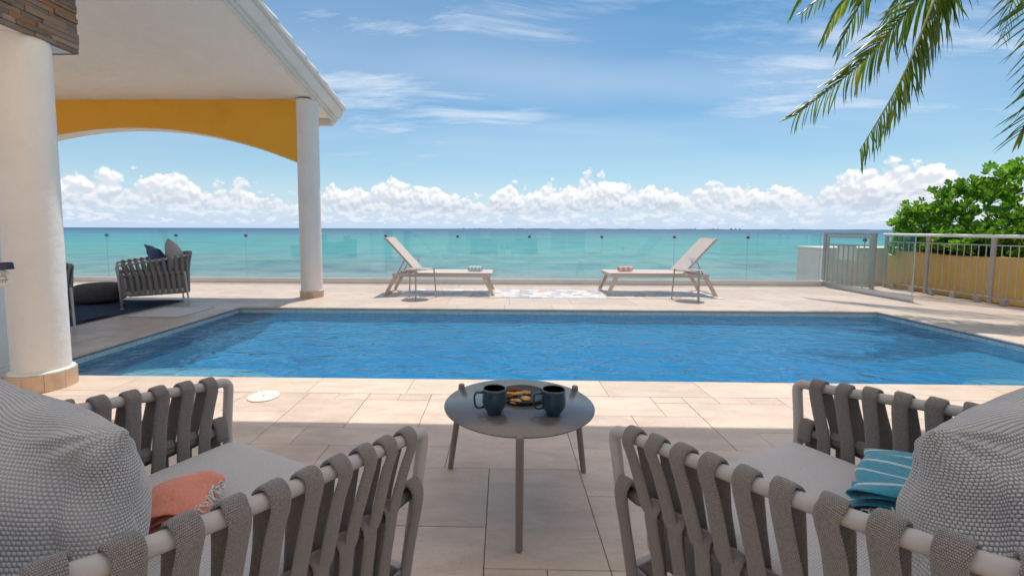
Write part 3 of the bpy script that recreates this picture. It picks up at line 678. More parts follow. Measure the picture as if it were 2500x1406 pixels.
# eave fascia along the sea side
V = [(-8.7, 7.63, cz(7.63) - .10), (XR - .002, 7.63, cz(7.63) - .10), (XR - .002, 7.75, cz(7.63) - .10), (-8.7, 7.75, cz(7.63) - .10)]; V += [(x, y, z + .27) for x, y, z in V]
ob('eave_fascia', pyd(V, BOXF), M['white_trim'], roof)
def barrel(L, r0_, r1_, th=.014, seg=8):
    V = []; F = []
    for k, (y, rr_) in enumerate(((0, r0_), (L, r1_))):
        for q in (rr_, rr_ - th):
            for i in range(seg + 1):
                a = math.pi * i / seg; V.append((q * math.cos(a), y, q * math.sin(a)))
    n = seg + 1
    for i in range(seg): F += [(i, i + 1, 2 * n + i + 1, 2 * n + i), (n + i + 1, n + i, 3 * n + i, 3 * n + i + 1), (i + 1, i, n + i, n + i + 1), (2 * n + i, 2 * n + i + 1, 3 * n + i + 1, 3 * n + i)]
    F += [(0, 2 * n, 3 * n, n), (seg, n + seg, 3 * n + seg, 2 * n + seg)]
    return pyd(V, F, True)
bt = barrel(.44, .085, .105); bt.materials.append(M['roof_tile'])
rr = random.Random(4)
for cx in range(4):
    for k in range(11):
        y = 7.80 - .44 - .385 * k; x = XR + .104 - .20 * cx
        ob('roof_tile', bt, None, roof, (x + rr.uniform(-.004, .004), y, cz(y) + .205 + rr.uniform(-.004, .006)), (math.atan(-CS) + .045, 0, rr.uniform(-.02, .02)))
V = [(-8.7, 3.3, cz(3.3) + .165), (XR, 3.3, cz(3.3) + .165), (XR, 7.6, cz(7.6) + .165), (-8.7, 7.6, cz(7.6) + .165)]; V += [(x, y, z + .06) for x, y, z in V]
ob('roof_deck', pyd(V, BOXF), M['white_trim'], roof)
# ochre wall with a flat arch between the columns
V = []; F = []; N = 40; AX0, AX1 = -8.10, COLX - .13
def az_(x): return 2.585 - .0813 * (x + 5.65) ** 2
Y0, Y1 = 6.93, 7.13
for i in range(N + 1):
    x = AX0 + (AX1 - AX0) * i / N; z = az_(x)
    V += [(x, Y0, z), (x, Y0, cz(Y0) - .001), (x, Y1, z), (x, Y1, cz(Y1) - .001)]
for i in range(N):
    a = 4 * i; F += [(a, a + 4, a + 5, a + 1), (a + 6, a + 2, a + 3, a + 7)]
F += [(0, 1, 3, 2), (4 * N, 4 * N + 2, 4 * N + 3, 4 * N + 1)]
arch = thing('arch_wall', 'ochre plaster arch wall under the pavilion roof', 'arch', (0, 0, 0))
ob('wall_face', pyd(V, F), M['ochre'], arch)
V2 = []; F2 = []
for i in range(N + 1):
    x = AX0 + (AX1 - AX0) * i / N; z = az_(x); V2 += [(x, Y0 + .001, z - .012), (x, Y1 + .012, z - .012), (x, Y1 + .012, z), (x, Y0 + .001, z)]
for i in range(N):
    a = 4 * i; F2 += [(a, a + 1, a + 5, a + 4), (a + 1, a + 2, a + 6, a + 5), (a + 3, a, a + 4, a + 7)]
ob('soffit', pyd(V2, F2), M['ceil'], arch)
column('column', 'white column carrying the hidden end of the ochre arch', -8.25, 7.0, 2.99, .160, .176, .10)

# ledgestone clad beam over the near column
BX, BYE, BZ = -2.955, 3.19, 2.262
beam = thing('stone_beam', 'roof beam clad in rough brown ledgestone strips above the near column', 'beam', (BX, BYE, BZ))
ob('beam_core', bbox(-.50, -.022, -3.6, -.022, 0.001, .95, .003, 1), M['stucco'], beam)
rr = random.Random(21); z = 0.0
while z < .92:
    h_ = rr.choice((.024, .03, .034, .040)); y = 0.0
    while y > -1.5:
        L = rr.uniform(.07, .30); d = rr.uniform(.002, .018)
        ob('ledgestone', bevel_mesh(*box(-.0215, d, y - L + .001, y - .0008, z + .0008, z + h_ - .0006), w=.002, seg=1, smooth=False), M['clad'], beam)
        y -= L
    xx = -.0225
    while xx > -.48:
        L = rr.uniform(.08, .25)
        ob('ledgestone', bevel_mesh(*box(xx - L + .001, xx, -.0215, rr.uniform(.0, .006), z + .0008, z + h_ - .0006), w=.002, seg=1, smooth=False), M['clad'], beam)
        xx -= L
    z += h_
# wall return at the far left with a hung switch plate
pil = thing('wall_pier', 'rough white wall pier at the edge beside the near column', 'wall', (-3.64, 3.2, 0))
ob('pier_body', bbox(-.45, .06, -.16, .14, 0.06, 2.9, .012, 2), M['stucco'], pil)
ob('pier_foot', bbox(-.45, .085, -.185, .165, 0, .06, .006, 2), M['white_trim'], pil)

# unseen additions for the light: translucent canopy overhead, house wall behind the viewer
M['fill_awning'] = leafmat('fill_awning_cloth', (0.80, 0.75, 0.68), (0.78, 0.73, 0.66), (0.80, 0.75, 0.68), 0.86, 0.8, 0.1)  # added cloth lets sunlight through to brighten the shade below
for n_ in M['fill_awning'].node_tree.nodes:
    if n_.type == 'MIX' and n_.blend_type == 'MULTIPLY': n_.inputs[7].default_value = (1.0, 0.89, 0.80, 1)
fill_canopy = thing('fill_awning', 'unseen translucent canopy added to shade and softly fill the near terrace', 'fill_awning', (0, 0, 3.0))
V = []; F = []
for j in range(13):
    for i in range(33): V.append((-2.9 + 8.3 * i / 32, .70 + 2.74 * j / 12, .035 * math.cos(i * math.pi / 4) * (1 if 0 < j < 12 else 0)))
for j in range(12):
    for i in range(32): a_ = j * 33 + i; F.append((a_, a_ + 1, a_ + 34, a_ + 33))
ob('cloth', pyd(V, F, True), M['fill_awning'], fill_canopy)
for y in (.72, 3.42): ob('fill_awning_bar', tube([(-2.95, y, -.012), (5.45, y, -.012)], .02, 10).mesh(), M['white_trim'], fill_canopy)
for x in (-2.9, 5.4): ob('fill_awning_arm', tube([(x, -3.4, .3), (x, .72, -.012), (x, 3.42, -.012)], .02, 10).mesh(), M['white_trim'], fill_canopy)
house = thing('house', 'unseen house wall with plain doors, added behind the terrace to bounce sunlight', 'house', (0, -3.4, 0))
mb = MB(); ops = [(-2.6, -1.0), (-.6, 1.6), (2.2, 3.8)]; xw = -12.0
for a, b_ in ops: mb.add(*box(xw, a, -.3, 0, 0, 3.0)); mb.add(*box(a, b_, -.3, 0, 2.3, 3.0)); xw = b_
mb.add(*box(xw, 12, -.3, 0, 0, 3.0)); mb.add(*box(-12, 12, -.3, 0, 3.001, 5.6))
ob('wall', mb.mesh(), mat('cream_stucco', (0.80, 0.73, 0.64), 0.85, bump=[(8, .008, 5)]), house)
for a, b_ in ops:
    dr = ob('door', MB().add(*box(a, b_, -.2, -.19, 0, 2.299)).mesh(), M['frame'], house)
    for x in (a + .03, (a + b_) / 2, b_ - .03): ob('door_frame', bbox(x - .03, x + .03, -.22, -.17, .001, 2.298, .003, 1), M['white_trim'], dr)
# ------------------------------------------------------------------ right side: gate, railing, planter, shrub, palm
ww = thing('garden_wall', 'low white plastered wall behind the gate by the sea', 'wall', (7.4, 9.75, 0))
ob('wall_body', bbox(-.92, 3.0, -.40, .40, -3.0, .66, .012, 2), M['stucco'], ww)
ob('wall_cap', bbox(-.94, 3.0, -.42, .42, .6605, .715, .012, 2), M['white_trim'], ww)
G0 = Vector((6.44, 9.20, 0)); G1 = Vector((6.70, 8.40, 0)); gd = (G1 - G0); gl_ = gd.length
gate = thing('metal_gate', 'greige metal gate with vertical bars and a blank plate at the terrace corner', 'gate', (G0.x, G0.y, -.03), math.atan2(gd.y, gd.x))
def bar(name, x0, x1, y0, y1, z0, z1, m, parent, w=.003): return ob(name, bbox(x0, x1, y0, y1, z0, z1, w, 1), M[m], parent)
bar('gate_post', -.05, .0, -.03, .03, 0, 1.045, 'post', gate); bar('gate_post', gl_, gl_ + .055, -.03, .03, 0, 1.045, 'post', gate)
bar('lintel', .0005, gl_ - .0005, -.025, .025, 1.0, 1.044, 'post', gate)
bar('frame_stile', .006, .05, -.016, .016, .05, .985, 'railing', gate); bar('frame_stile', gl_ - .05, gl_ - .006, -.016, .016, .05, .985, 'railing', gate)
bar('frame_rail', .0505, gl_ - .0505, -.016, .016, .945, .985, 'railing', gate); bar('frame_rail', .0505, gl_ - .0505, -.016, .016, .80, .825, 'post', gate); bar('frame_rail', .0505, gl_ - .0505, -.016, .016, .05, .085, 'railing', gate)
for k in range(7):
    x = .05 + (gl_ - .1) * (k + 1) / 8; bar('bar', x - .008, x + .008, -.008, .008, .0855, .7995, 'railing', gate)
bar('name_plate', .20, .56, .0085, .0145, .53, .7985, 'white_trim', gate)

rail = thing('railing', 'white topped metal railing with thin balusters along the ochre planter', 'railing', (7.16, 0, 0))
RY0, RY1 = 3.6, 8.72
ob('top_rail', tube([(0, RY0, .985), (0, RY1, .985)], .026, 12).mesh(), M['white_trim'], rail)
bar('upper_bar', -.008, .008, RY0, RY1, .845, .861, 'railing', rail); bar('lower_bar', -.008, .008, RY0, RY1, .085, .101, 'railing', rail)
for y in (8.68, 7.85, 6.82, 5.80, 4.78): 
    V, F = box(-.016, .016, -.030, .030, 0, .96); ob('post', bevel_mesh(V, F, .003, 1, False), M['post'], rail, (0.02, y, 0))
balm = bbox(-.0050, .0050, -.0050, .0050, .1012, .8448, .001, 1); balm.materials.append(M['railing'])
y = RY1 - .10
while y > RY0:
    if all(abs(y - q) > .05 for q in (8.68, 7.85, 6.82, 5.80, 4.78)): ob('baluster', balm, None, rail, (0, y, 0))
    y -= .1075
ftm = bbox(-.03, .03, -.035, .035, 0, .084, .003, 1); ftm.materials.append(M['post'])
for k in range(12):
    y = 8.45 - .37 * k
    if all(abs(y - q) > .1 for q in (8.68, 7.85, 6.82, 5.80, 4.78)): ob('foot_block', ftm, None, rail, (0.0, y, 0))
pl = thing('planter', 'ochre rendered planter wall holding the glossy green shrub', 'planter', (7.62, 0, 0))
V, F = [], []
n = 60; rr = random.Random(8); ys = [2.0 + (9.05 - 2.0) * i / n for i in range(n + 1)]
for y in ys:
    zt = .665 + .012 * math.sin(y * 3.1) + rr.uniform(-.006, .006); V += [(-.17, y, -.05), (-.165 + rr.uniform(-.004, .004), y, zt), (.02, y, zt + rr.uniform(-.004, .008)), (.02, y, -.05)]
for i in range(n):
    a = 4 * i; F += [(a, a + 1, a + 5, a + 4), (a + 1, a + 2, a + 6, a + 5), (a + 2, a + 3, a + 7, a + 6)]
F += [(0, 3, 2, 1), (4 * n, 4 * n + 1, 4 * n + 2, 4 * n + 3)]
ob('planter_wall', pyd([(x, y, z) for x, y, z in V], [f_[::-1] for f_ in F]), M['planter'], pl)
ob('soil', MB().add(*box(.021, 4.5, 2.0, 9.0, -.04, .58)).mesh(), M['soil'], pl)
ob('plinth', bbox(-.21, -.172, 2.0, 8.9, -.02, .06, .006, 1), M['planter'], pl)

# shrub of paddle-leaved rosettes
def leaf_shape(L, W, seg=4, curl=.25, fold=.15):
    V = []; F = []
    prof = [(0, .10), (.28, .42), (.58, .86), (.82, 1.0), (1.0, .45)]
    for t_, w_ in prof:
        z = curl * L * (t_ * t_) * -1 + .5 * curl * L * t_
        V += [(-w_ * W / 2, t_ * L, z + fold * w_ * W * .5), (0, t_ * L, z), (w_ * W / 2, t_ * L, z + fold * w_ * W * .5)]
    for i in range(len(prof) - 1):
        a = 3 * i; F += [(a, a + 1, a + 4, a + 3), (a + 1, a + 2, a + 5, a + 4)]
    return V, F
def rosette(mbx, M4, rr, n=11, L=.105):
    for k in range(n):
        a = k * 2.399 + rr.uniform(-.2, .2); tilt = .25 + 1.05 * (k / n) + rr.uniform(-.12, .12)      # inner leaves upright
        V, F = leaf_shape(L * rr.uniform(.75, 1.15), L * .42)
        m_ = M4 @ Matrix.Rotation(a, 4, 'Z') @ Matrix.Rotation(math.pi / 2 - tilt, 4, 'X')
        mbx.add([m_ @ Vector((v[0], v[1] + .008, -v[2])) for v in V], F, smooth=True)
rr = random.Random(33)
shrub = thing('shrub', 'dense glossy green shrub spilling over the ochre planter', 'shrub', (8.6, 7.8, .58))
SO = Vector((8.6, 7.8, .58))
blobs = [((7.85, 8.55, .95), (.42, .50, .55)), ((8.25, 8.2, 1.15), (.62, .70, .72)), ((8.75, 7.9, 1.35), (.75, .9, .80)), ((9.3, 7.6, 1.5), (.8, 1.0, .85)), ((8.15, 7.3, .85), (.55, .8, .45)), ((8.4, 6.6, .95), (.65, .8, .60)), ((9.9, 7.4, 1.55), (.8, 1.0, .9)), ((7.75, 7.75, .75), (.38, .6, .30))]
sprigs = []
for _ in range(2600):
    c, r_ = rr.choice(blobs)
    d = Vector((rr.gauss(0, 1), rr.gauss(0, 1), rr.gauss(0, 1))).normalized(); q = rr.uniform(.80, 1.10) if rr.random() < .8 else rr.uniform(.4, .8)
    p = Vector((c[0] + d.x * r_[0] * q, c[1] + d.y * r_[1] * q, c[2] + d.z * r_[2] * q))
    if p.z < .60 or p.x < 7.28 or (p.x < 7.62 and p.z < .72): continue
    if q < 1.0 and any(((p.x - c2[0]) / r2[0]) ** 2 + ((p.y - c2[1]) / r2[1]) ** 2 + ((p.z - c2[2]) / r2[2]) ** 2 < .45 for c2, r2 in blobs): continue
    ax = (d * .8 + Vector((0, -.15, .75)) + Vector((rr.gauss(0, .22), rr.gauss(0, .22), rr.gauss(0, .2)))).normalized()
    sprigs.append((p, ax))
# a few long shoots above the outline
for (px, py, Y) in ((2420, 402, 8.3), (2405, 425, 8.2), (2440, 418, 8.0), (2475, 400, 8.2), (2490, 412, 7.9), (2340, 448, 8.5), (2300, 462, 8.5), (2275, 468, 8.6), (2250, 488, 8.6), (2215, 500, 8.7), (2195, 520, 8.8), (2185, 545, 8.8), (2380, 470, 8.3), (2435, 450, 8.2), (2350, 452, 8.4), (2318, 468, 8.4), (2460, 425, 8.1), (2395, 455, 8.3), (2175, 600, 8.8), (2190, 580, 8.7)):
    for k in range(3):
        p = at_y(px + rr.uniform(-12, 12), py + rr.uniform(0, 26), Y + rr.uniform(-.15, .15)); sprigs.append((p, (Vector((rr.gauss(-.1, .3), rr.gauss(0, .3), 1))).normalized()))
def frame_to(ax, rr_):
    q = Vector((0, 0, 1)).rotation_difference(ax).to_matrix().to_4x4(); return q @ Matrix.Rotation(rr_.uniform(0, 6.28), 4, 'Z')
protos = []
for k in range(5):
    mb = MB(); rosette(mb, Matrix.Identity(4), rr, rr.choice((10, 11, 12)), .115); me = mb.mesh(); me.materials.append(M['shrub_leaf']); protos.append(me)
sprigs.sort(key=lambda s_: (s_[0] - CAM).length)
mass = MB()
for i, (p, ax) in enumerate(sprigs):
    s_ = rr.uniform(.8, 1.2)
    if i < 300:
        o = ob('leaf_sprig', rr.choice(protos), None, shrub); mt = Matrix.Translation(p - SO) @ frame_to(ax, rr) @ Matrix.Scale(s_, 4); o.matrix_local = mt
    else: rosette(mass, Matrix.Translation(p - SO) @ frame_to(ax, rr), rr, 9, .115 * s_)
tag(ob('foliage', mass.mesh(), M['shrub_leaf'], shrub), kind='stuff')
for k in range(9):
    a = Vector((rr.uniform(-.5, .8), rr.uniform(-.8, .6), 0)); c, r_ = blobs[k % len(blobs)]; e_ = Vector(c) - SO
    ob('stem', tube(cat_rom([a, a * .6 + e_ * .4 + Vector((0, 0, .1)), e_, e_ + Vector((rr.uniform(-.2, .2), rr.uniform(-.2, .2), r_[2] * .7))], 5), [.022 - .0011 * q for q in range(16)], 7).mesh(), M['twig'], shrub)

# coconut palm beyond the frame's edge, its fronds hanging over the deck
CR = Vector((8.75, 6.95, 6.35))
palm = thing('palm_tree', 'tall coconut palm with drooping fronds above the planter', 'palm tree', (9.0, 7.1, .5))
PO = Vector((9.0, 7.1, .5))
tp = cat_rom([(0, 0, 0), (.12, .05, 1.6), (.10, .0, 3.6), tuple(CR - PO - Vector((0, 0, .15)))], 10)
ob('trunk', tube(tp, [.17 - .075 * (i / (len(tp) - 1)) + .008 * (i % 2) for i in range(len(tp))], 14).mesh(), M['bark'], palm)
nut = lathe([(0.0, -.13), (.07, -.10), (.105, -.02), (.09, .06), (.04, .115), (0.0, .125)], 14).mesh(); nut.materials.append(mat('coconut_husk', (0.16, 0.17, 0.05), .5))
for k in range(5):
    a = k * 1.3; ob('coconut', nut, None, palm, CR - PO + Vector((.2 * math.cos(a), .2 * math.sin(a), -.22)))
def leaflet(L, W, droop, side):
    V = []; F = []; n = 5
    for i in range(n + 1):
        t_ = i / n; w_ = W * (0.7 + 1.0 * t_) * (1 - t_ ** 2.4) + .001
        z = -droop * L * t_ ** 2
        V += [(-w_ / 2, t_ * L, z - w_ * .30), (0, t_ * L, z), (w_ / 2, t_ * L, z - w_ * .30)]
    for i in range(n):
        a = 3 * i; F += [(a, a + 1, a + 4, a + 3), (a + 1, a + 2, a + 5, a + 4)]
    return V, F
def frond(ctrl, nleaf, Lmax, vis, sway=Vector((0, 0, 0)), t0=.16, gr=.9, twist=0.0, sides=(1, -1), bias=None, rows=None):
    path = cat_rom(ctrl, 10); P, T = frames(path); n = len(P)
    acc = [0.0]
    for i in range(1, n): acc.append(acc[-1] + (P[i] - P[i - 1]).length)
    f_ = ob('frond', tube([p - PO for p in P], [.030 * (1 - .88 * i / (n - 1)) for i in range(n)], 6).mesh(), M['rachis'], palm)
    mass_ = MB()
    for s_ in sides:
        for k in range(nleaf):
            t_ = t0 + (1 - t0) * (k + .5 * (s_ > 0) * .9 + rr.uniform(-.2, .2)) / nleaf; t_ = min(max(t_, 0), .999); d = t_ * acc[-1]
            i = max(j for j in range(n) if acc[j] <= d); i = min(i, n - 2); u_ = (d - acc[i]) / max(acc[i + 1] - acc[i], 1e-6)
            p = P[i].lerp(P[i + 1], u_); tg = (P[i + 1] - P[i]).normalized()
            side = tg.cross(Vector((0, 0, 1))); side = side.normalized() if side.length > .1 else Vector((1, 0, 0))
            nv_ = tg.cross(side); sd = side * math.cos(twist) + nv_ * math.sin(twist)
            L = Lmax * min(1, .45 + 2.2 * (t_ - t0)) * (1 - .62 * max(0, t_ - .55) / .45) * rr.uniform(.85, 1.08)
            dr = (sd * s_ * .75 + tg * (.50 + .5 * t_) + Vector((0, 0, -.35 * gr)) + sway).normalized()
            if rows is not None: dr = (Vector(rows[0 if s_ > 0 else 1]) + tg * (.25 + .55 * max(0, t_ - .6)) + Vector((rr.gauss(0, .07), rr.gauss(0, .12), rr.gauss(0, .06)))).normalized()
            V, F = leaflet(L, .044 if t_ < .85 else .030, rr.uniform(.18, .42) * gr, s_)
            yv = dr; xv = yv.cross(Vector((0, 0, 1))); xv = xv.normalized() if xv.length > .05 else Vector((1, 0, 0)); zv = xv.cross(yv)
            m_ = Matrix((xv, yv, zv)).transposed().to_4x4(); m_ = m_ @ Matrix.Rotation(s_ * .5 + rr.uniform(-.25, .25), 4, 'Y')
            pts = [m_ @ Vector(v) + (p - PO) for v in V]
            if vis: ob('leaflet', pyd(pts, F, True), M['palm_leaf'], f_)
            else: mass_.add(pts, F, smooth=True)
    if not vis: tag(ob('leaflets', mass_.mesh(), M['palm_leaf'], f_), kind='stuff')
def fr_px(pts): return [CR] + [at_y(x, y, Y) for x, y, Y in pts]
frond(fr_px([(2440, -190, 6.75), (2250, -10, 6.55), (2095, 160, 6.4), (1938, 285, 6.3)]), 86, .80, True, gr=.8, rows=((-.05, .25, -1), (-.75, -.35, -.05)))
frond(fr_px([(2400, -260, 6.6), (2290, -20, 6.2), (2205, 185, 5.95), (2098, 370, 5.8)]), 86, .84, True, gr=.7, rows=((.62, .2, -.75), (.30, -.45, -.80)))
frond(fr_px([(2420, -330, 7.0), (2200, -190, 7.0), (2105, 0, 6.9), (2045, 118, 6.8)]), 50, .70, False, gr=.8, rows=((.55, .3, -.75), (-.62, -.25, -.55)))
frond(fr_px([(2380, -380, 7.3), (2160, -190, 7.5), (2040, -40, 7.6), (1955, 34, 7.6)]), 44, .55, False, gr=.8, rows=((.1, .3, -.9), (-.7, -.3, -.2)))
frond(fr_px([(2590, -160, 6.3), (2585, 60, 5.9), (2545, 220, 5.7), (2490, 330, 5.6)]), 66, 1.0, False, gr=.5, rows=((-.85, .2, -.42), (-.60, -.5, -.62)))
for k in range(9):
    a = [25, 60, 95, 118, 150, -20, -55, -90, -120][k]; a = R(a); rise = [.7, .4, .6, .2, .6, .5, .2, .6, .3][k]
    d = Vector((math.cos(a), math.sin(a), 0)); L = 3.9
    frond([CR, CR + d * L * .3 + Vector((0, 0, rise)), CR + d * L * .65 + Vector((0, 0, rise * .8)), CR + d * L * .9 + Vector((0, 0, -.5)), CR + d * L + Vector((0, 0, -1.2))], 40, .75, False)

# ------------------------------------------------------------------ far terrace: rug, pouf, hatch, drain, inlay
rug = thing('rug', 'dark blue woven rug under the pavilion', 'rug', (-5.9, 5.4, 0.003))
V = []; F = []; nx_, ny_ = 40, 40
for j in range(ny_ + 1):
    for i in range(nx_ + 1):
        x = -1.25 + 2.47 * i / nx_; y = -1.25 + 2.35 * j / ny_; e_ = max(0, (x - 1.0) / .22)
        lift = .020 * max(0, math.sin(y * 3.2 + 2.6)) ** 3 * e_ + .004 * math.sin(x * 5) * math.sin(y * 4)
        V.append((x + .012 * math.sin(y * 2.4), y, .010 + max(lift, -.002)))
for j in range(ny_):
    for i in range(nx_): a = j * (nx_ + 1) + i; F.append((a, a + 1, a + nx_ + 2, a + nx_ + 1))
me = pyd(V, F, True); bm = bmesh.new(); bm.from_mesh(me); bmesh.ops.solidify(bm, geom=bm.faces[:], thickness=.008); bm.to_mesh(me); bm.free()
ob('rug_field', me, M['rug'], rug)
ob('rug_border', bbox(1.21, 1.235, -1.25, 1.1, .0005, .010, .003, 1), M['rope'], rug)
pouf = thing('pouf', 'round charcoal knitted rope pouf on the dark blue rug', 'pouf', (-5.72, 6.28, .0145))
V = []; F = []; nt_, ns = 44, 120; prf = []
for j in range(nt_ + 1):
    a = -math.pi / 2 + math.pi * j / nt_; c, s_ = math.cos(a), math.sin(a); prf.append((.33 * abs(c) ** .55, .135 * math.copysign(abs(s_) ** .75, s_) + .135))
for j, (r_, z) in enumerate(prf):
    for i in range(ns):
        a = 2 * math.pi * i / ns; b_ = .007 * abs(math.sin(a * 20 + (j // 2 % 2) * 1.57)) * abs(math.sin(j * math.pi / 2 + .78)) * (1 if .02 < r_ else 0)
        V.append(((r_ + b_) * math.cos(a), (r_ + b_) * math.sin(a), z + b_ * .3))
for j in range(nt_):
    for i in range(ns): F.append((j * ns + i, j * ns + (i + 1) % ns, (j + 1) * ns + (i + 1) % ns, (j + 1) * ns + i))
ob('pouf_body', pyd(V, F, True), M['rope'], pouf)
for k in range(3): 
    z = .07 + .065 * k; rr_ = .333 * max(0.2, 1 - abs((z - .135) / .135) ** 2.6) ** .42
    ob('rope_row', tube([((rr_ + .004) * math.cos(2 * math.pi * i / 48), (rr_ + .004) * math.sin(2 * math.pi * i / 48), z + .002 * math.sin(i * 2)) for i in range(49)], .006, 6).mesh(), M['rope'], pouf)
hatch = thing('floor_hatch', 'slatted white metal floor grating set in the paving beside the pool', 'grating', (-4.21, 5.62, .0015))
bar('frame_side', -.345, -.325, -.345, .345, 0, .008, 'alu', hatch); bar('frame_side', .325, .345, -.345, .345, 0, .008, 'alu', hatch)
bar('frame_end', -.3245, .3245, -.345, -.325, 0, .008, 'alu', hatch); bar('frame_end', -.3245, .3245, .325, .345, 0, .008, 'alu', hatch)
slm = bbox(-.324, .324, -.021, .021, .0005, .006, .001, 1); slm.materials.append(M['white_trim'])
ob('pan', MB().add(*box(-.324, .324, -.324, .324, .0, .0004)).mesh(), mat('gap_shade', (.12, .11, .10), .8), hatch)  # dark sheet, the shade in the slat gaps given as colour
for k in range(11): ob('slat', slm, None, hatch, (0, -.297 + .0594 * k, 0))
drain = thing('drain_cover', 'round white perforated drain cover in the sunlit paving', 'drain cover', (-1.515, 2.79, .0025))
ob('lid', lathe([(0, .0), (.083, .0), (.086, .002), (.083, .0055), (0, .006)], 48).mesh(), M['white_plastic'], drain)
ob('lid_rim', lathe([(.0865, 0), (.093, 0), (.093, .005), (.0865, .005), (.0865, 0)], 48).mesh(), M['white_plastic'], drain)
slot = MB()
for k in range(-4, 5):
    for q in range(-3, 4):
        if math.hypot(k * .016, q * .022) < .07 and (k or q): slot.add(*box(k * .016 - .002, k * .016 + .002, q * .022 - .007, q * .022 + .007, .0055, .0064))
ob('slots', slot.mesh(), mat('slot_shadow', (.55, .53, .50), .8), drain)
ob('finger_hole', lathe([(0, .0062), (.008, .0062), (.008, .0068), (0, .0068)], 12).mesh(), M['black'], drain)

# crazy mosaic inlay in the deck, each stone cut as a cell
inlay = struct('mosaic_paving', MB().add(*box(*MOS, .0012, .0024)).mesh(), mat('inlay_mortar', (.66, .60, .54), .9))
rr = random.Random(17); pts = []
cols, rows = 31, 9
for i in range(cols):
    for j in range(rows): pts.append((MOS[0] + (MOS[1] - MOS[0]) * (i + .5 + rr.uniform(-.42, .42)) / cols, MOS[2] + (MOS[3] - MOS[2]) * (j + .5 + rr.uniform(-.42, .42)) / rows))
def clip(poly, a, b):                                # keep the side nearer to a
    mx_, my_ = (a[0] + b[0]) / 2, (a[1] + b[1]) / 2; nx, ny = b[0] - a[0], b[1] - a[1]; out = []
    for i in range(len(poly)):
        p, q = poly[i], poly[(i + 1) % len(poly)]; dp = (p[0] - mx_) * nx + (p[1] - my_) * ny; dq = (q[0] - mx_) * nx + (q[1] - my_) * ny
        if dp <= 0: out.append(p)
        if dp * dq < 0: t_ = dp / (dp - dq); out.append((p[0] + (q[0] - p[0]) * t_, p[1] + (q[1] - p[1]) * t_))
    return out
for k, p in enumerate(pts):
    poly = [(MOS[0], MOS[2]), (MOS[1], MOS[2]), (MOS[1], MOS[3]), (MOS[0], MOS[3])]
    for q in pts:
        if q is not p and abs(q[0] - p[0]) < .5 and abs(q[1] - p[1]) < .4: poly = clip(poly, p, q)
        if len(poly) < 3: break
    if len(poly) < 3: continue
    poly = [(p[0] + (a - p[0]) * .93, p[1] + (b - p[1]) * .93) for a, b in poly]; n = len(poly)
    V = [(a - p[0], b - p[1], .0026) for a, b in poly] + [(((a - p[0]) * .97), ((b - p[1]) * .97), .0075) for a, b in poly]
    F = [tuple(range(n, 2 * n))] + [(i, (i + 1) % n, n + (i + 1) % n, n + i) for i in range(n)]
    ob('mosaic_stone', pyd(V, F), M['mosaic'], inlay, (p[0], p[1], 0))

# ------------------------------------------------------------------ sun loungers, side tables, glasses, towels
def lounger(label, x0, y0, y1, sgn):                  # local +x runs from the foot end to the head end
    t = thing('sun_lounger', label, 'sun lounger', (x0, (y0 + y1) / 2, 0.002), 0 if sgn > 0 else math.pi, None)
    hw = (y1 - y0) / 2
    def leg(xa, xb, y):                               # splayed flat leg
        V = [(xb - .028, y - .018, 0), (xb + .028, y - .018, 0), (xb + .028, y + .018, 0), (xb - .028, y + .018, 0), (xa - .034, y - .018, .30), (xa + .034, y - .018, .30), (xa + .034, y + .018, .30), (xa - .034, y + .018, .30)]
        return bevel_mesh(V, BOXF, .003, 1, False)
    for y in (-hw + .018, hw - .018):
        ob('side_rail', bbox(.03, 1.60, y - .018, y + .018, .3005, .352, .003, 1), M['lounger'], t)
        ob('leg', leg(.13, -.01, y), M['lounger'], t); ob('leg', leg(1.55, 1.72, y), M['lounger'], t)
    for x in (-.01, 1.72): ob('foot_bar', bbox(x - .024, x + .024, -hw + .0365, hw - .0365, .001, .030, .003, 1), M['lounger'], t)
    ob('end_rail', bbox(.031, .075, -hw + .0365, hw - .0365, .301, .350, .003, 1), M['lounger'], t)
    ob('cross_bar', bbox(1.52, 1.56, -hw + .0365, hw - .0365, .305, .345, .003, 1), M['lounger'], t)
    ob('seat_sling', bbox(.005, 1.20, -hw + .004, hw - .004, .3525, .366, .004, 2), M['sling'], t)
    h0 = Vector((1.20, 0, .352)); h1 = Vector((1.715, 0, .925)); d = (h1 - h0).normalized(); nrm_ = Vector((-d.z, 0, d.x))
    if nrm_.z < 0: nrm_ = -nrm_
    def slab(y0_, y1_, a, b, th0, th1):
        pts = []
        for th in (th0, th1):
            for (u_, y) in ((a, y0_), (b, y0_), (b, y1_), (a, y1_)): q = h0 + d * u_ + nrm_ * th; pts.append((q.x, y, q.z))
        return pts
    Lb = (h1 - h0).length
    me = bevel_mesh(slab(-hw + .045, hw - .045, .01, Lb - .03, .004, .012), BOXF, .002, 1, False); ob('back_sling', me, M['sling'], t)
    bf = ob('back_frame', bevel_mesh(slab(-hw + .042, -hw + .078, -.06, Lb, -.022, .0035), BOXF, .003, 1, False), M['lounger'], t)
    ob('back_stile', bevel_mesh(slab(hw - .078, hw - .042, -.06, Lb, -.022, .0035), BOXF, .003, 1, False), M['lounger'], bf)
    ob('head_rail', bevel_mesh(slab(-hw + .0785, hw - .0785, Lb - .035, Lb, -.022, .0035), BOXF, .003, 1, False), M['lounger'], bf)
    for y in (-hw + .09, hw - .09):
        q = h0 + d * .30 - nrm_ * .024; ob('strut', tube([(q.x, y, q.z), (1.535, y, .347)], .008, 8).mesh(), M['post'], t)
        ob('gas_stay', tube([(1.30, y, .33), (1.60, y * .98, .255)], .006, 8).mesh(), M['post'], t)
    return t
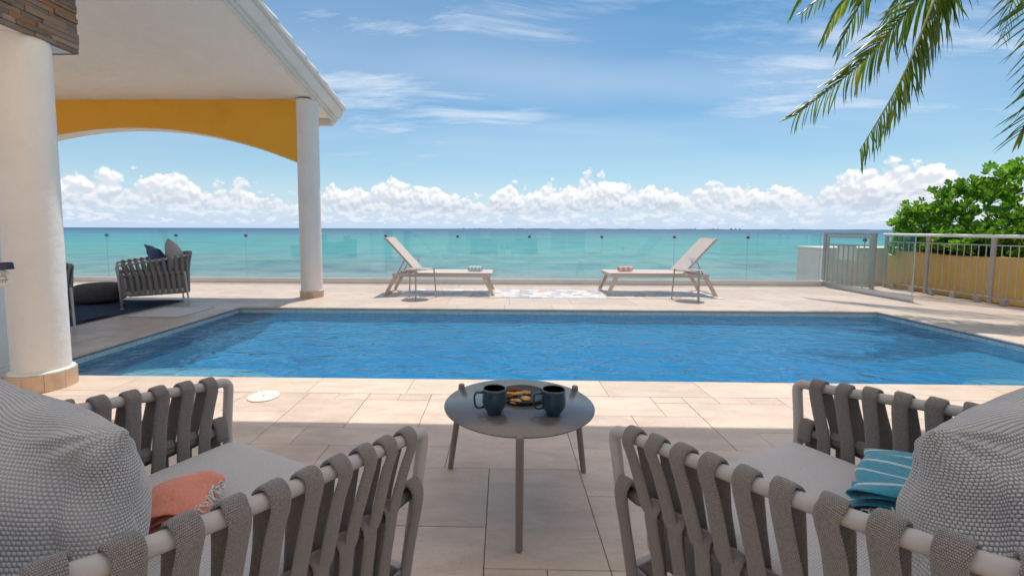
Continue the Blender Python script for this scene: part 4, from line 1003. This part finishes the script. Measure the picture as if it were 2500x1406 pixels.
lounger('taupe sun lounger with a rolled blue towel at its foot end', -.16, 7.18, 7.84, -1)
lounger('taupe sun lounger with a rolled peach towel at its foot end', 1.70, 7.30, 7.98, 1)
def three_leg_table(name, label, c, zt, rt_, feet, m_top, m_leg, rl, group=None, th=.007, cat='table'):
    t = thing(name, label, cat, (c[0], c[1], 0.002), 0, group); zt -= .002
    ob('table_top', lathe([(0, zt - th), (rt_ - .004, zt - th), (rt_, zt - th * .6), (rt_, zt - th * .3), (rt_ - .002, zt), (0, zt)], 72).mesh(), M[m_top], t)
    for (fx, fy) in feet:
        a = math.atan2(fy - c[1], fx - c[0]); ct = Vector((math.cos(a), math.sin(a), 0)); rtop = rt_ + rl + .0005; f_ = Vector((fx - c[0], fy - c[1], 0)); tp_ = ct * rtop
        pth = [f_ + Vector((0, 0, 0)), f_ + Vector((0, 0, .004)), f_.lerp(tp_, .5) + Vector((0, 0, zt * .5)), tp_ + Vector((0, 0, zt - .002)), tp_ + Vector((0, 0, zt + .006)), tp_ + Vector((0, 0, zt + .0095)), tp_ + Vector((0, 0, zt + .0105))]
        lg = ob('leg', tube(pth, [rl * .8, rl * .9, rl, rl, rl * .97, rl * .75, rl * .35], 16).mesh(), M[m_leg], t)
        ob('bracket', tube([ct * (rt_ * .45) + Vector((0, 0, zt - th - .009)), ct * (rtop - rl * .6) + Vector((0, 0, zt - th - .009))], .0075, 8).mesh(), M[m_leg], lg)
    ob('hub', lathe([(0, zt - th - .016), (rt_ * .5, zt - th - .016), (rt_ * .5, zt - th - .0005), (0, zt - th - .0005)], 32).mesh(), M[m_leg], t)
    return t
three_leg_table('side_table', 'small round side table by the lounger with the blue towel', (-1.262, 6.915), .46, .205, [(-1.456, 7.044), (-1.29, 6.684), (-1.033, 7.02)], 'side_table', 'side_table', .0115)
three_leg_table('side_table', 'small round side table by the lounger with the peach towel', (2.835, 6.93), .462, .205, [(2.615, 7.04), (3.02, 7.05), (2.887, 6.70)], 'side_table', 'side_table', .0115)
def martini(x, y, z, label):
    t = thing('cocktail_glass', label, 'glass', (x, y, z + .0005))
    ob('bowl', lathe([(.004, .085), (.052, .172), (.0535, .176), (.0515, .1755), (.003, .089)], 28).mesh(), M['crystal'], t)
    ob('stem', lathe([(.0035, .004), (.0030, .05), (.0045, .086)], 12).mesh(), M['crystal'], t)
    ob('foot', lathe([(0, 0), (.036, 0), (.036, .0015), (.005, .005), (0, .005)], 28).mesh(), M['crystal'], t)
    ob('garnish', lathe([(0, .112), (.008, .116), (.010, .123), (.008, .130), (0, .133)], 12).mesh(), M['cherry'], t)
martini(-1.285, 6.93, .46, 'stemmed cocktail glass on the side table by the blue towel lounger')
martini(2.86, 6.93, .462, 'stemmed cocktail glass on the side table by the peach towel lounger')
def towelmat(name, base, stripe, pu, lo, hi):
    m = mat(name, base, .95, spec=.1, sheen=.4, bump=[(180, .0012, 3), (14, .006, 3)]); h, b = parts_of(m)
    uv = h.n('ShaderNodeUVMap'); x, y, z = h.sep(uv.outputs[0])
    fr_ = h.math('FRACT', h.math('DIVIDE', h.math('ADD', x, 5.0), pu)); k = h.math('MULTIPLY', h.math('GREATER_THAN', fr_, lo), h.math('LESS_THAN', fr_, hi))
    rng = h.math('GREATER_THAN', h.math('ABSOLUTE', x), .03)
    tcn = h.n('ShaderNodeTexCoord'); nz_ = h.ramp(h.noise(tcn.outputs['Object'], 220, 3), .35, .7)
    c0_ = h.mix(h.math('MULTIPLY', nz_, .5), (*base, 1), (base[0] * .72, base[1] * .72, base[2] * .76, 1))
    h.l(h.mix(h.math('MULTIPLY', k, .85), c0_, (*stripe, 1)), b.inputs['Base Color']); return m
M['towel_blue_l'] = towelmat('towel_pale_blue', (0.42, 0.60, 0.66), (0.72, 0.76, 0.78), .06, .3, .7)
M['towel_peach'] = towelmat('towel_peach', (0.74, 0.42, 0.33), (0.82, 0.66, 0.58), .09, .3, .7)
M['towel_blue'] = towelmat('towel_turquoise', (0.040, 0.30, 0.42), (0.62, 0.66, 0.68), .055, .0, .16)
M['towel_coral'] = towelmat('towel_coral', (0.78, 0.29, 0.20), (0.76, 0.28, 0.19), .05, .4, .5)
def spiral_roll(L, r_out, th, turns, W=None, wob=.002, seed=0):
    rr_ = random.Random(seed); path = []; n = int(turns * 22)
    for i in range(n + 1):
        a = 2 * math.pi * turns * i / n; r_ = .006 + (r_out - .006 - th / 2) * i / n; path.append((r_ * math.cos(a) * 1.04, 0, r_ * math.sin(a) * .93 + wob * math.sin(3 * a)))
    return ribbon(path, Vector((0, 1, 0)), L, th, nseg=12).mesh()
def rolled(label, x, y, z, rz, L, r_, m, endm=None):
    t = thing('rolled_towel', label, 'towel', (x, y, z + r_ * .95), rz)
    ob('roll', spiral_roll(L, r_, r_ * .26, 3.2), M[m], t); ob('fold_band', spiral_roll(L * .5, r_ * .4, r_ * .2, 1.2), M[m], t, (0, 0, 0)); return t
p = at_y(1160, 661, 7.45); rolled('rolled pale blue towel on the sun lounger', p.x, 7.45, .368, R(78), .24, .052, 'towel_blue_l')
p = at_y(1526, 662, 7.58); rolled('rolled peach towel on the sun lounger', p.x, 7.58, .368, R(-82), .24, .050, 'towel_peach')
# ------------------------------------------------------------------ strap-woven armchair
def resample(path, n):
    P = [Vector(p) for p in path]; acc = [0.0]
    for i in range(1, len(P)): acc.append(acc[-1] + (P[i] - P[i - 1]).length)
    out = []; j = 0
    for k in range(n):
        d = acc[-1] * k / (n - 1)
        while j < len(P) - 2 and acc[j + 1] < d: j += 1
        u_ = (d - acc[j]) / max(acc[j + 1] - acc[j], 1e-9); out.append(P[j].lerp(P[j + 1], min(max(u_, 0), 1)))
    return out
def mirror_path(half): return half + [Vector((-p.x, p.y, p.z)) for p in reversed(half[:-1])]
def sampler(path):
    Q = resample(path, 401)
    def at(q): q = min(max(q, 0), 1) * 400; i = min(int(q), 399); return Q[i].lerp(Q[i + 1], q - i)
    def tan(q): return (at(q + .004) - at(q - .004)).normalized()
    return at, tan
def make_armchair(label, group):
    t = thing('armchair', label, 'armchair', (0, 0, 0.002), 0, group)
    rail_half = fillet([(.386, .362, .574), (.382, -.02, .624), (.374, -.365, .682), (.0, -.405, .698)], [.10, .17], 9)
    rail = mirror_path(rail_half)
    front = fillet([(.318, .388, 0.004), (.376, .402, .40), (.388, .424, .570), (.386, .362, .574)], [.16, .080], 9)
    full = front[:-1] + rail[:] + [Vector((-p.x, p.y, p.z)) for p in reversed(front[:-1])]
    n = len(full); fl = len(front); rad = []
    for i, p in enumerate(full): rad.append(.0145 if p.z > .3 else .0105 + .004 * p.z / .3)
    ob('frame_tube', tube(full, rad, 14).mesh(), M['frame'], t)
    mid_half = fillet([(.374, .390, .425), (.362, -.33, .452), (.0, -.372, .462)], [.15], 9); mid = mirror_path(mid_half)
    ob('middle_rail', tube(mid, .0135, 12).mesh(), M['strap'], t)
    bot_half = fillet([(.352, .370, .200), (.362, -.335, .200), (.0, -.365, .200)], [.13], 9); bot = mirror_path(bot_half)
    ob('seat_rail', ribbon(bot, Vector((0, 0, 1)), .058, .018, nseg=12).mesh(), M['frame'], t)
    ob('front_rail', bbox(-.346, .346, .374, .396, .172, .228, .004, 2), M['frame'], t)
    for y in (-.1, .13): ob('seat_slat', bbox(-.352, .352, y - .02, y + .02, .218, .236, .003, 1), M['frame'], t)
    for s_ in (1, -1):
        pth = cat_rom([(s_ * .352, -.300, .455), (s_ * .356, -.318, .25), (s_ * .362, -.335, .004)], 6)
        lg = ob('leg', tube(pth, [.0145 - .0045 * i / (len(pth) - 1) for i in range(len(pth))], 12).mesh(), M['frame'], t)
        ob('foot', lathe([(0, 0), (.019, 0), (.021, .004), (.012, .012), (.011, .016)], 16).mesh(), M['frame'], lg, (s_ * .362, -.335, 0))
        ob('foot', lathe([(0, 0), (.019, 0), (.021, .004), (.012, .012), (.011, .016)], 16).mesh(), M['frame'], lg, (s_ * .318, .388, 0))
    ra, rtan = sampler(rail); ma, _ = sampler(mid); ba, _ = sampler(bot)
    ml = sum((mid[i + 1] - mid[i]).length for i in range(len(mid) - 1)); NS = 31; dq = 1.0 / (NS - .2)
    rr_ = random.Random(2)
    for k in range(NS):
        q = .004 + (1 - .008) * k / (NS - 1); sgn = 1 if q < .5 else -1
        q2 = min(max(q + sgn * .5 * dq, .005), .995) if abs(q - .5) > .01 else q + .5 * dq
        def mq(v): return .030 + .94 * v
        T_, Mi, Mo, Bi, Bo = ra(q), ma(mq(q)), ma(mq(q2)), ba(mq(q)), ba(mq(q2))
        s_ = rtan(q); s_ = Vector((s_.x, s_.y, s_.z)).normalized(); nrm_ = Vector((s_.y, -s_.x, 0)).normalized()
        if nrm_.dot(Vector((T_.x, T_.y + .05, 0))) < 0: nrm_ = -nrm_
        sh = Vector((s_.x, s_.y, 0)).normalized(); U = Vector((0, 0, 1))
        Mt = ma(mq(q + (q2 - q) * .62))
        path = [Mt - nrm_ * .002 + U * -.020, Mt + nrm_ * .017 + U * -.006, Mt.lerp(T_, .25) + nrm_ * .020, Mt.lerp(T_, .7) + nrm_ * .020, T_ + nrm_ * .0225 - U * .006, T_ + nrm_ * .014 + U * .0165, T_ - nrm_ * .004 + U * .0225, T_ - nrm_ * .020 + U * .010, T_ - nrm_ * .0225 - U * .012,
                T_.lerp(Mi, .5) - nrm_ * .020, Mi - nrm_ * .021, Mi.lerp(Bi, .5) - nrm_ * .020, Bi - nrm_ * .016 - U * .012, Bi - nrm_ * .012 - U * .034, Bo + nrm_ * .012 - U * .036, Bo + nrm_ * .017 - U * .014,
                Bo.lerp(Mo, .5) + nrm_ * .020, Mo + nrm_ * .0225 - U * .014, Mo + nrm_ * .016 + U * .012, Mo + nrm_ * .001 + U * .020, Mo - nrm_ * .013 + U * .006]
        path = [pt + sh * rr_.gauss(0, .0016) + nrm_ * rr_.gauss(0, .0008) if 1 < i_ < 19 else pt for i_, pt in enumerate(path)]
        path = cat_rom(path, 3)
        w_ = .0375 * rr_.uniform(.97, 1.03)
        ob('strap', ribbon(path, sh, w_, .0088, nseg=10).mesh(), M['strap'], t)
    for s_ in (0, 1):                                 # one more lower band by each front leg
        q_ = .006 if s_ == 0 else .994; Mo, Bo = ma(q_), ba(q_); nrm_ = Vector((1 if Mo.x > 0 else -1, 0, 0)); U = Vector((0, 0, 1))
        pth = cat_rom([Bo - nrm_ * .016 + U * .02, Bo - nrm_ * .012 - U * .034, Bo + nrm_ * .012 - U * .036, Bo + nrm_ * .018 - U * .014, Bo.lerp(Mo, .5) + nrm_ * .024, Mo + nrm_ * .028 - U * .014, Mo + nrm_ * .026 + U * .022, Mo + nrm_ * .006 + U * .034, Mo - nrm_ * .012 + U * .012, Mo - nrm_ * .018 - U * .03], 3)
        ob('strap', ribbon(pth, Vector((0, 1, 0)), .040, .0105, nseg=10).mesh(), M['strap'], t)
    # seat cushion with soft crowned top
    def cushion(x0, x1, y0, y1, z0, z1, crown=.018, nx_=36, ny_=36, nz_=8, rc=.055):
        V = []; F = []; UV = []
        hx, hy, hz = (x1 - x0) / 2, (y1 - y0) / 2, (z1 - z0) / 2; C_ = Vector(((x0 + x1) / 2, (y0 + y1) / 2, (z0 + z1) / 2))
        def soft(a, b, c):                            # point on the unit box to a rounded box
            p = Vector((a * hx, b * hy, c * hz)); q = Vector((max(-hx + rc, min(hx - rc, p.x)), max(-hy + rc, min(hy - rc, p.y)), max(-hz + rc * .8, min(hz - rc * .8, p.z))))
            d = p - q
            if d.length > 1e-9: p = q + d.normalized() * rc * (min(1, d.length / (rc * .8)))
            p.z += crown * (1 - a * a) * (1 - b * b) * (1 if c > 0 else -.3) * abs(c); return p + C_
        def sheet(fn, nu, nv):
            k = len(V)
            for j in range(nv + 1):
                for i in range(nu + 1):
                    a, b = -1 + 2 * i / nu, -1 + 2 * j / nv; p = soft(*fn(a, b)); V.append(p)
                    UV.append((p.x, p.y) if abs(fn(0, 0)[2]) > .5 else ((p.x, p.z) if abs(fn(0, 0)[1]) > .5 else (p.y, p.z)))
            for j in range(nv):
                for i in range(nu): F.append((k + j * (nu + 1) + i, k + j * (nu + 1) + i + 1, k + (j + 1) * (nu + 1) + i + 1, k + (j + 1) * (nu + 1) + i))
        sheet(lambda a, b: (a, b, 1), nx_, ny_); sheet(lambda a, b: (-a, b, -1), nx_, ny_)
        sheet(lambda a, b: (a, -1, b), nx_, nz_); sheet(lambda a, b: (-a, 1, b), nx_, nz_); sheet(lambda a, b: (1, a, b), ny_, nz_); sheet(lambda a, b: (-1, -a, b), ny_, nz_)
        return pyd(V, F, True, UV)
    ob('seat_cushion', cushion(-.322, .322, -.325, .400, .238, .410), M['seat'], t)
    return t
GR = 'strap woven armchairs on the terrace'
ch = make_armchair('strap woven armchair with a knitted pillow and coral towel by the coffee table', GR)
ch.location = (-.728, .880, .002); ch.rotation_euler = (0, 0, -.455)
c2 = copy_tree(ch, None, (.822, .922, .002), .490, 'strap woven armchair with a knitted pillow and turquoise towel by the coffee table')
c3 = copy_tree(ch, None, (-4.84, 6.22, .014), R(130.4), 'strap woven armchair holding a grey and a navy cushion on the rug')
c4 = copy_tree(ch, None, (-4.79, 4.34, .014), R(53), 'strap woven armchair mostly hidden behind the near white column')

# pillows
def pillow(w_, h_, t_, nu=90, nv=90, seed=0, knit=0.0, period=.0105, pin=.10, wr=1.0, sag=0.0):
    rr_ = random.Random(seed); ph = [rr_.uniform(0, 6) for _ in range(8)]
    u = np.linspace(-1, 1, nu + 1); v = np.linspace(-1, 1, nv + 1); U_, V_ = np.meshgrid(u, v)
    def side(sg):
        X = w_ / 2 * U_ * (1 - pin * np.cos(V_ * np.pi / 2)); Z = h_ / 2 * V_ * (1 - pin * np.cos(U_ * np.pi / 2))
        th = (np.clip(1 - U_ ** 2, 0, 1) ** .50) * (np.clip(1 - V_ ** 2, 0, 1) ** .50)
        th = th * (1 + .10 * wr * np.sin(3 * U_ + ph[0]) * np.sin(2.3 * V_ + ph[1]) + .05 * wr * np.sin(7 * U_ + 3 * V_ + ph[2]))
        edge = np.exp(-((1 - np.abs(U_)) / .22)) + np.exp(-((1 - np.abs(V_)) / .22))
        Yv = sg * (t_ / 2) * th + wr * .010 * edge * np.sin(9 * V_ + 5 * U_ + ph[3]) * th ** .5
        def arc(A_, B_, ax): d_ = np.hypot(np.diff(A_, axis=ax), np.diff(B_, axis=ax)); c_ = np.concatenate([np.zeros_like(d_.take([0], ax)), np.cumsum(d_, ax)], ax); return c_ - c_.take([c_.shape[ax] // 2], ax)
        AX, AZ = arc(X, Yv, 1), arc(Z, Yv, 0)
        if knit > 0:
            rc = np.hypot(1 - np.abs(U_), 1 - np.abs(V_)); an_ = np.arctan2(1 - np.abs(V_), 1 - np.abs(U_) + 1e-6)
            Yv = Yv + .006 * np.sin(an_ * 13 + ph[4]) * np.exp(-((rc - .28) / .22) ** 2) * np.clip(th * 2, 0, 1) - sg * .010 * np.exp(-(((1 - np.abs(U_)) - .16) / .05) ** 2) * np.clip(th * 2, 0, 1)
            iv = np.floor(AZ / period); sh = (np.mod(iv, 2)) * .5; k = np.abs(np.sin((AX / period + sh) * np.pi)) * np.abs(np.sin(AZ / period * np.pi))
            Yv = Yv + sg * knit * k * np.clip(th * 3, 0, 1)
        uvx, uvz = AX, AZ
        X = X - sag * (Z + h_ / 2); Z = Z - .06 * abs(sag) / .3 * h_ * np.clip(U_ * np.sign(sag) if sag else 0 * U_, 0, 1) ** 2 * np.clip(V_, 0, 1) if sag else Z
        return np.stack([X, Yv, Z], -1).reshape(-1, 3), np.stack([uvx, uvz], -1).reshape(-1, 2)
    A, ua = side(1); B, ub = side(-1); n = (nu + 1)
    idx = np.arange((nu + 1) * (nv + 1)).reshape(nv + 1, nu + 1)
    q = np.stack([idx[:-1, :-1], idx[:-1, 1:], idx[1:, 1:], idx[1:, :-1]], -1).reshape(-1, 4)
    off = len(A); F = np.concatenate([q[:, ::-1], q + off]); V = np.concatenate([A, B]); UV = np.concatenate([ua, ub])
    me = bpy.data.meshes.new('pillow'); me.vertices.add(len(V)); me.vertices.foreach_set('co', V.astype(np.float32).ravel())
    me.loops.add(F.size); me.loops.foreach_set('vertex_index', F.astype(np.int32).ravel()); me.polygons.add(len(F))
    me.polygons.foreach_set('loop_start', np.arange(0, F.size, 4, dtype=np.int32))
    me.update(calc_edges=True); me.polygons.foreach_set('use_smooth', [True] * len(F))
    ul = me.uv_layers.new(name='UVMap'); ul.data.foreach_set('uv', UV[F.ravel()].astype(np.float32).ravel())
    bm = bmesh.new(); bm.from_mesh(me); bmesh.ops.remove_doubles(bm, verts=bm.verts, dist=1e-5); bm.to_mesh(me); bm.free(); me.update()
    return me
def place_pillow(me, m, label, chair, loc, rot, name='cushion'):
    o = ob(name, me, M[m]); mw = chair.matrix_basis @ Matrix.Translation(loc) @ Matrix.Rotation(rot[2], 4, 'Z') @ Matrix.Rotation(rot[0], 4, 'X') @ Matrix.Rotation(rot[1], 4, 'Y')
    o.matrix_world = mw; return tag(o, label, 'cushion')
bpy.context.view_layer.update()
kn = pillow(.64, .370, .265, 460, 320, 5, .0010, .0066, .13, sag=.44, wr=1.5)
place_pillow(kn, 'knit', 'big grey knitted pillow beside the coral towel', ch, (-.045, -.130, .565), (R(-17), R(0), R(3)), 'knitted_pillow')
kn2 = pillow(.64, .370, .265, 460, 320, 9, .0010, .0066, .13, sag=-.44, wr=1.5)
place_pillow(kn2, 'knit', 'big grey knitted pillow beside the turquoise towel', c2, (.050, -.130, .565), (R(-17), R(0), R(-3)), 'knitted_pillow')
pg = pillow(.50, .48, .20, 60, 60, 3)
place_pillow(pg, 'pillow_grey', 'plump light grey cushion in the armchair on the rug', c3, (-.06, -.22, .665), (R(-18), R(6), R(0)))
pb = pillow(.40, .38, .15, 60, 60, 4)
place_pillow(pb, 'pillow_blue', 'small navy blue cushion in the armchair on the rug', c3, (.06, -.03, .63), (R(-26), R(-10), R(16)))
place_pillow(pillow(.50, .48, .20, 60, 60, 6), 'pillow_grey', 'grey cushion tip showing behind the near white column', c4, (.05, -.20, .62), (R(-18), R(-4), 0))

# towels on the near chairs
def fringe(parent, pts, n, L, seed, m='fringe'):
    rr_ = random.Random(seed); mbx = MB()
    for k in range(n):
        a = k / (n - 1) * (len(pts) - 1); i = min(int(a), len(pts) - 2); p = Vector(pts[i]).lerp(Vector(pts[i + 1]), a - i)
        d = Vector((rr_.gauss(0, .45), rr_.gauss(-.5, .4), rr_.uniform(-.6, .1))).normalized() * L * rr_.uniform(.6, 1)
        tube([p, p + d * .4 + Vector((rr_.gauss(0, .004), rr_.gauss(0, .004), .006)), p + d * .8 + Vector((0, 0, -.002)), p + d], [.0018, .0021, .0018, .0009], 5, mb=mbx)
    return ob('fringe', mbx.mesh(), M[m], parent)
def folded_towel(name, label, chair, loc, rz, L, W_, m, seed, layers=4, th=.009, amp=.006):
    t = thing(name, label, 'towel'); t.matrix_world = chair.matrix_basis @ Matrix.Translation(loc) @ Matrix.Rotation(rz, 4, 'Z')
    rr_ = random.Random(seed); pts = []; z = th * .6
    for k in range(layers):                           # loosely folded back and forth, each layer a little askew
        s_ = 1 if k % 2 == 0 else -1; w_ = W_ / 2 * rr_.uniform(.80, 1.0); sag_ = .010 + .004 * k
        for q in (-.95, -.6, -.1, .35, .75, 1.0): pts.append((0, s_ * q * w_ + rr_.gauss(0, .003), z + sag_ * (1 - q * q) + rr_.gauss(0, .0015)))
        pts.append((0, s_ * (w_ + .012), z + .009)); z += th * 1.75
    s_ = -s_
    for q, dz_ in ((-.9, .004), (-.3, .014), (.3, .012), (.85, -.006), (1.15, -.035)): pts.append((0, -s_ * q * W_ / 2 * -1, z + dz_))
    me = ribbon(cat_rom(pts, 3), Vector((1, 0, 0)), L, th, nseg=26).mesh()
    ph = [rr_.uniform(0, 6.3) for _ in range(6)]
    for v in me.vertices:
        x, y, zz = v.co; e_ = abs(x) / (L / 2)
        x += .010 * math.sin(28 * y + 20 * zz + ph[0]) * e_; zz += amp * (math.sin(34 * x + 22 * y + ph[1]) * .6 + math.sin(61 * x - 30 * y + ph[2]) * .35) * min(1, zz / .02) - .012 * e_ ** 3 * min(1, zz / .03)
        y += amp * .9 * math.sin(42 * x + 30 * zz + ph[3]); v.co = (x, y, max(zz, .002))
    me.update(); ob('cloth', me, M[m], t); return t
tc1 = folded_towel('coral_towel', 'crumpled coral towel with pale fringe on the chair seat', ch, (-.010, .070, .418), R(128), .16, .10, 'towel_coral', 4, 5, .007, .0095)
fringe(tc1, [(.05, -.052, .050), (.0, -.056, .060), (-.05, -.05, .055), (-.08, -.02, .05)], 44, .030, 5)
tc2 = folded_towel('turquoise_towel', 'bunched turquoise towel with white stripes on the chair seat', c2, (.13, .03, .420), R(18), .28, .17, 'towel_blue', 2, 5, .010, .009)
fringe(tc2, [(-.14, -.07, .05), (-.142, .0, .075), (-.14, .07, .05)], 40, .036, 6)

# ------------------------------------------------------------------ coffee table and what stands on it
TZ = .392
three_leg_table('coffee_table', 'round dark grey coffee table with three legs between the two chairs', (.066, 1.733), TZ, .290, [(.059, 1.444), (-.229, 1.961), (.361, 1.947)], 'table', 'table_leg', .0135)
def mug(x, y, rz, label):
    t = thing('mug', label, 'mug', (x, y, TZ + .0006), rz)
    ob('body', lathe([(0, .002), (.022, .002), (.024, 0), (.0255, .001), (.026, .006), (.033, .016), (.0405, .028), (.0438, .042), (.0440, .060), (.0432, .088), (.0428, .0935)], 40).mesh(), M['mug'], t)
    ob('inner_wall', lathe([(.0398, .0935), (.0402, .06), (.0395, .040), (.034, .028), (0, .020)], 40).mesh(), M['mug'], t)
    ob('rim', lathe([(.0428, .0936), (.0424, .0955), (.0413, .0963), (.0402, .0955), (.0398, .0936)], 40).mesh(), M['mug_rim'], t)
    ob('coffee', lathe([(0, .0605), (.0401, .0605), (.0401, .0601), (0, .0601)], 32).mesh(), M['coffee'], t)
    hp = fillet([(-.040, 0, .080), (-.068, 0, .081), (-.0745, 0, .066), (-.071, 0, .030), (-.060, 0, .022), (-.035, 0, .026)], [.016, .014, .02, .012], 5)
    ob('handle', ribbon(hp, Vector((0, 1, 0)), .0135, .0075, nseg=12).mesh(), M['mug'], t); return t
mug(-.028, 1.633, R(6), 'dark blue glazed mug whose handle points away from the other mug')
mug(.189, 1.630, R(4), 'dark blue glazed mug whose handle reaches over the plate')
PC = (.085, 1.795)
plate = thing('plate', 'dark round rimmed plate of biscuits behind the mugs', 'plate', (PC[0], PC[1], TZ + .0006))
ob('dish', lathe([(0, .002), (.074, .002), (.080, 0), (.092, .004), (.097, .016), (.0955, .0185), (.093, .017), (.088, .0075), (0, .006)], 56).mesh(), M['plate'], plate)
def oval(a, b, h_, ridge=0, seed=0):
    V = []; F = []; nr, ns = 9, 40; rr_ = random.Random(seed); V.append((0, 0, h_))
    for j in range(1, nr + 1):
        q = j / nr
        for i in range(ns):
            an = 2 * math.pi * i / ns; wob = 1 + .025 * math.sin(3 * an + seed) + .02 * math.sin(5 * an); zz = h_ * (1 - .25 * q ** 2 - .55 * max(0, q - .75) / .25 * .8) if j < nr else h_ * .25
            z = zz + (ridge * math.sin(q * 14 + 6 * math.cos(an)) if q < .9 else 0); V.append((a * q * math.cos(an) * wob, b * q * math.sin(an) * wob, z))
    k = len(V)
    for i in range(ns): an = 2 * math.pi * i / ns; V.append((a * .93 * math.cos(an), b * .93 * math.sin(an), 0))
    for i in range(ns): F.append((0, 1 + i, 1 + (i + 1) % ns))
    for j in range(nr):
        for i in range(ns): F.append((1 + j * ns + i, 1 + (j + 1) * ns + i, 1 + (j + 1) * ns + (i + 1) % ns, 1 + j * ns + (i + 1) % ns))
    F.append(tuple(k + i for i in range(ns))[::-1]); return pyd(V, F, True)
def biscuit(px, py, z, a, b, h_, rz, m, label, tilt=(0, 0), ridge=0, hole=False):
    p = at_z(px, py, TZ + z + h_ * .7); o = ob('biscuit', oval(a, b, h_, ridge, int(px)), M[m], None, (p.x, p.y, TZ + .0066 + z), (tilt[0], tilt[1], rz)); tag(o, label, 'biscuit', 'biscuits on the plate')
    if hole:
        ob('hole', lathe([(0, h_ * .92), (.006, h_ * .99), (.0075, h_ * 1.06), (.009, h_ * .98)], 14).mesh(), M['choco'], o)
biscuit(1258, 981, .001, .0245, .0215, .010, .2, 'biscuit', 'pale ring biscuit with a hole at the front of the plate', hole=True)
biscuit(1284, 974, .001, .0200, .0205, .010, .1, 'biscuit', 'plain domed pale biscuit at the front of the plate')
biscuit(1266, 962, .010, .0260, .0105, .010, .35, 'biscuit', 'narrow pale finger biscuit lying on top', (0, -.05))
biscuit(1286, 959, .006, .0170, .0165, .010, .2, 'biscuit', 'pale ring biscuit beside the finger biscuit', (0, .1), hole=True)
biscuit(1251, 962, .001, .0260, .0200, .010, .1, 'biscuit', 'flat pale biscuit under the chocolate one')
biscuit(1256, 952, .012, .0310, .0145, .013, -.05, 'choco', 'long ridged chocolate biscuit at the back of the plate', (0, 0), .0012)
biscuit(1243, 968, .004, .0180, .0170, .012, .4, 'choco', 'round chocolate biscuit half hidden by a mug', (0, 0), .0012)

# round plate with an icon on the pier, navy holder above it
sp = thing('hanging_tag', 'round pale tag printed with a black icon hanging on the wall pier', 'sign', tuple(at_y(2, 679, 2.56)))
rotm = (R(90), 0, R(40))
ob('disc', lathe([(0, -.004), (.046, -.004), (.050, 0), (.046, .004), (0, .004)], 40).mesh(), M['white_plastic'], sp, (0, 0, 0), rotm)
pm_ = MB()
def seg2(pts, r_=.0018): tube([(a, b, .0052) for a, b in pts], r_, 6, mb=pm_)
seg2([(-.010, -.012), (.022, -.012), (.024, .010), (-.010, .010), (-.014, 0), (-.010, -.012)]); seg2([(.024, -.012), (.030, -.012)])
for k in range(3):
    for s_ in (1, -1): seg2([(-.006 + .012 * k, s_ * .018), (-.004 + .012 * k, s_ * .022), (-.007 + .012 * k, s_ * .026)], .0013)
ob('icon', pm_.mesh(), M['black'], sp, (0, 0, 0), rotm)
nv = thing('wall_hook', 'navy blue hook bracket above the round tag on the wall pier', 'hook', tuple(at_y(8, 650, 2.56)))
V = [(-.09, -.02, -.022), (.050, -.02, -.018), (.050, .02, -.018), (-.09, .02, -.022), (-.09, -.02, .020), (.040, -.02, .024), (.040, .02, .024), (-.09, .02, .020)]
ob('bracket', bevel_mesh(V, BOXF, .006, 2, False), M['navy'], nv)
for dz_ in (-.012, .012): ob('pin', tube([(.044, 0, dz_), (.066, 0, dz_ + .002)], .0012, 6).mesh(), M['navy'], nv)
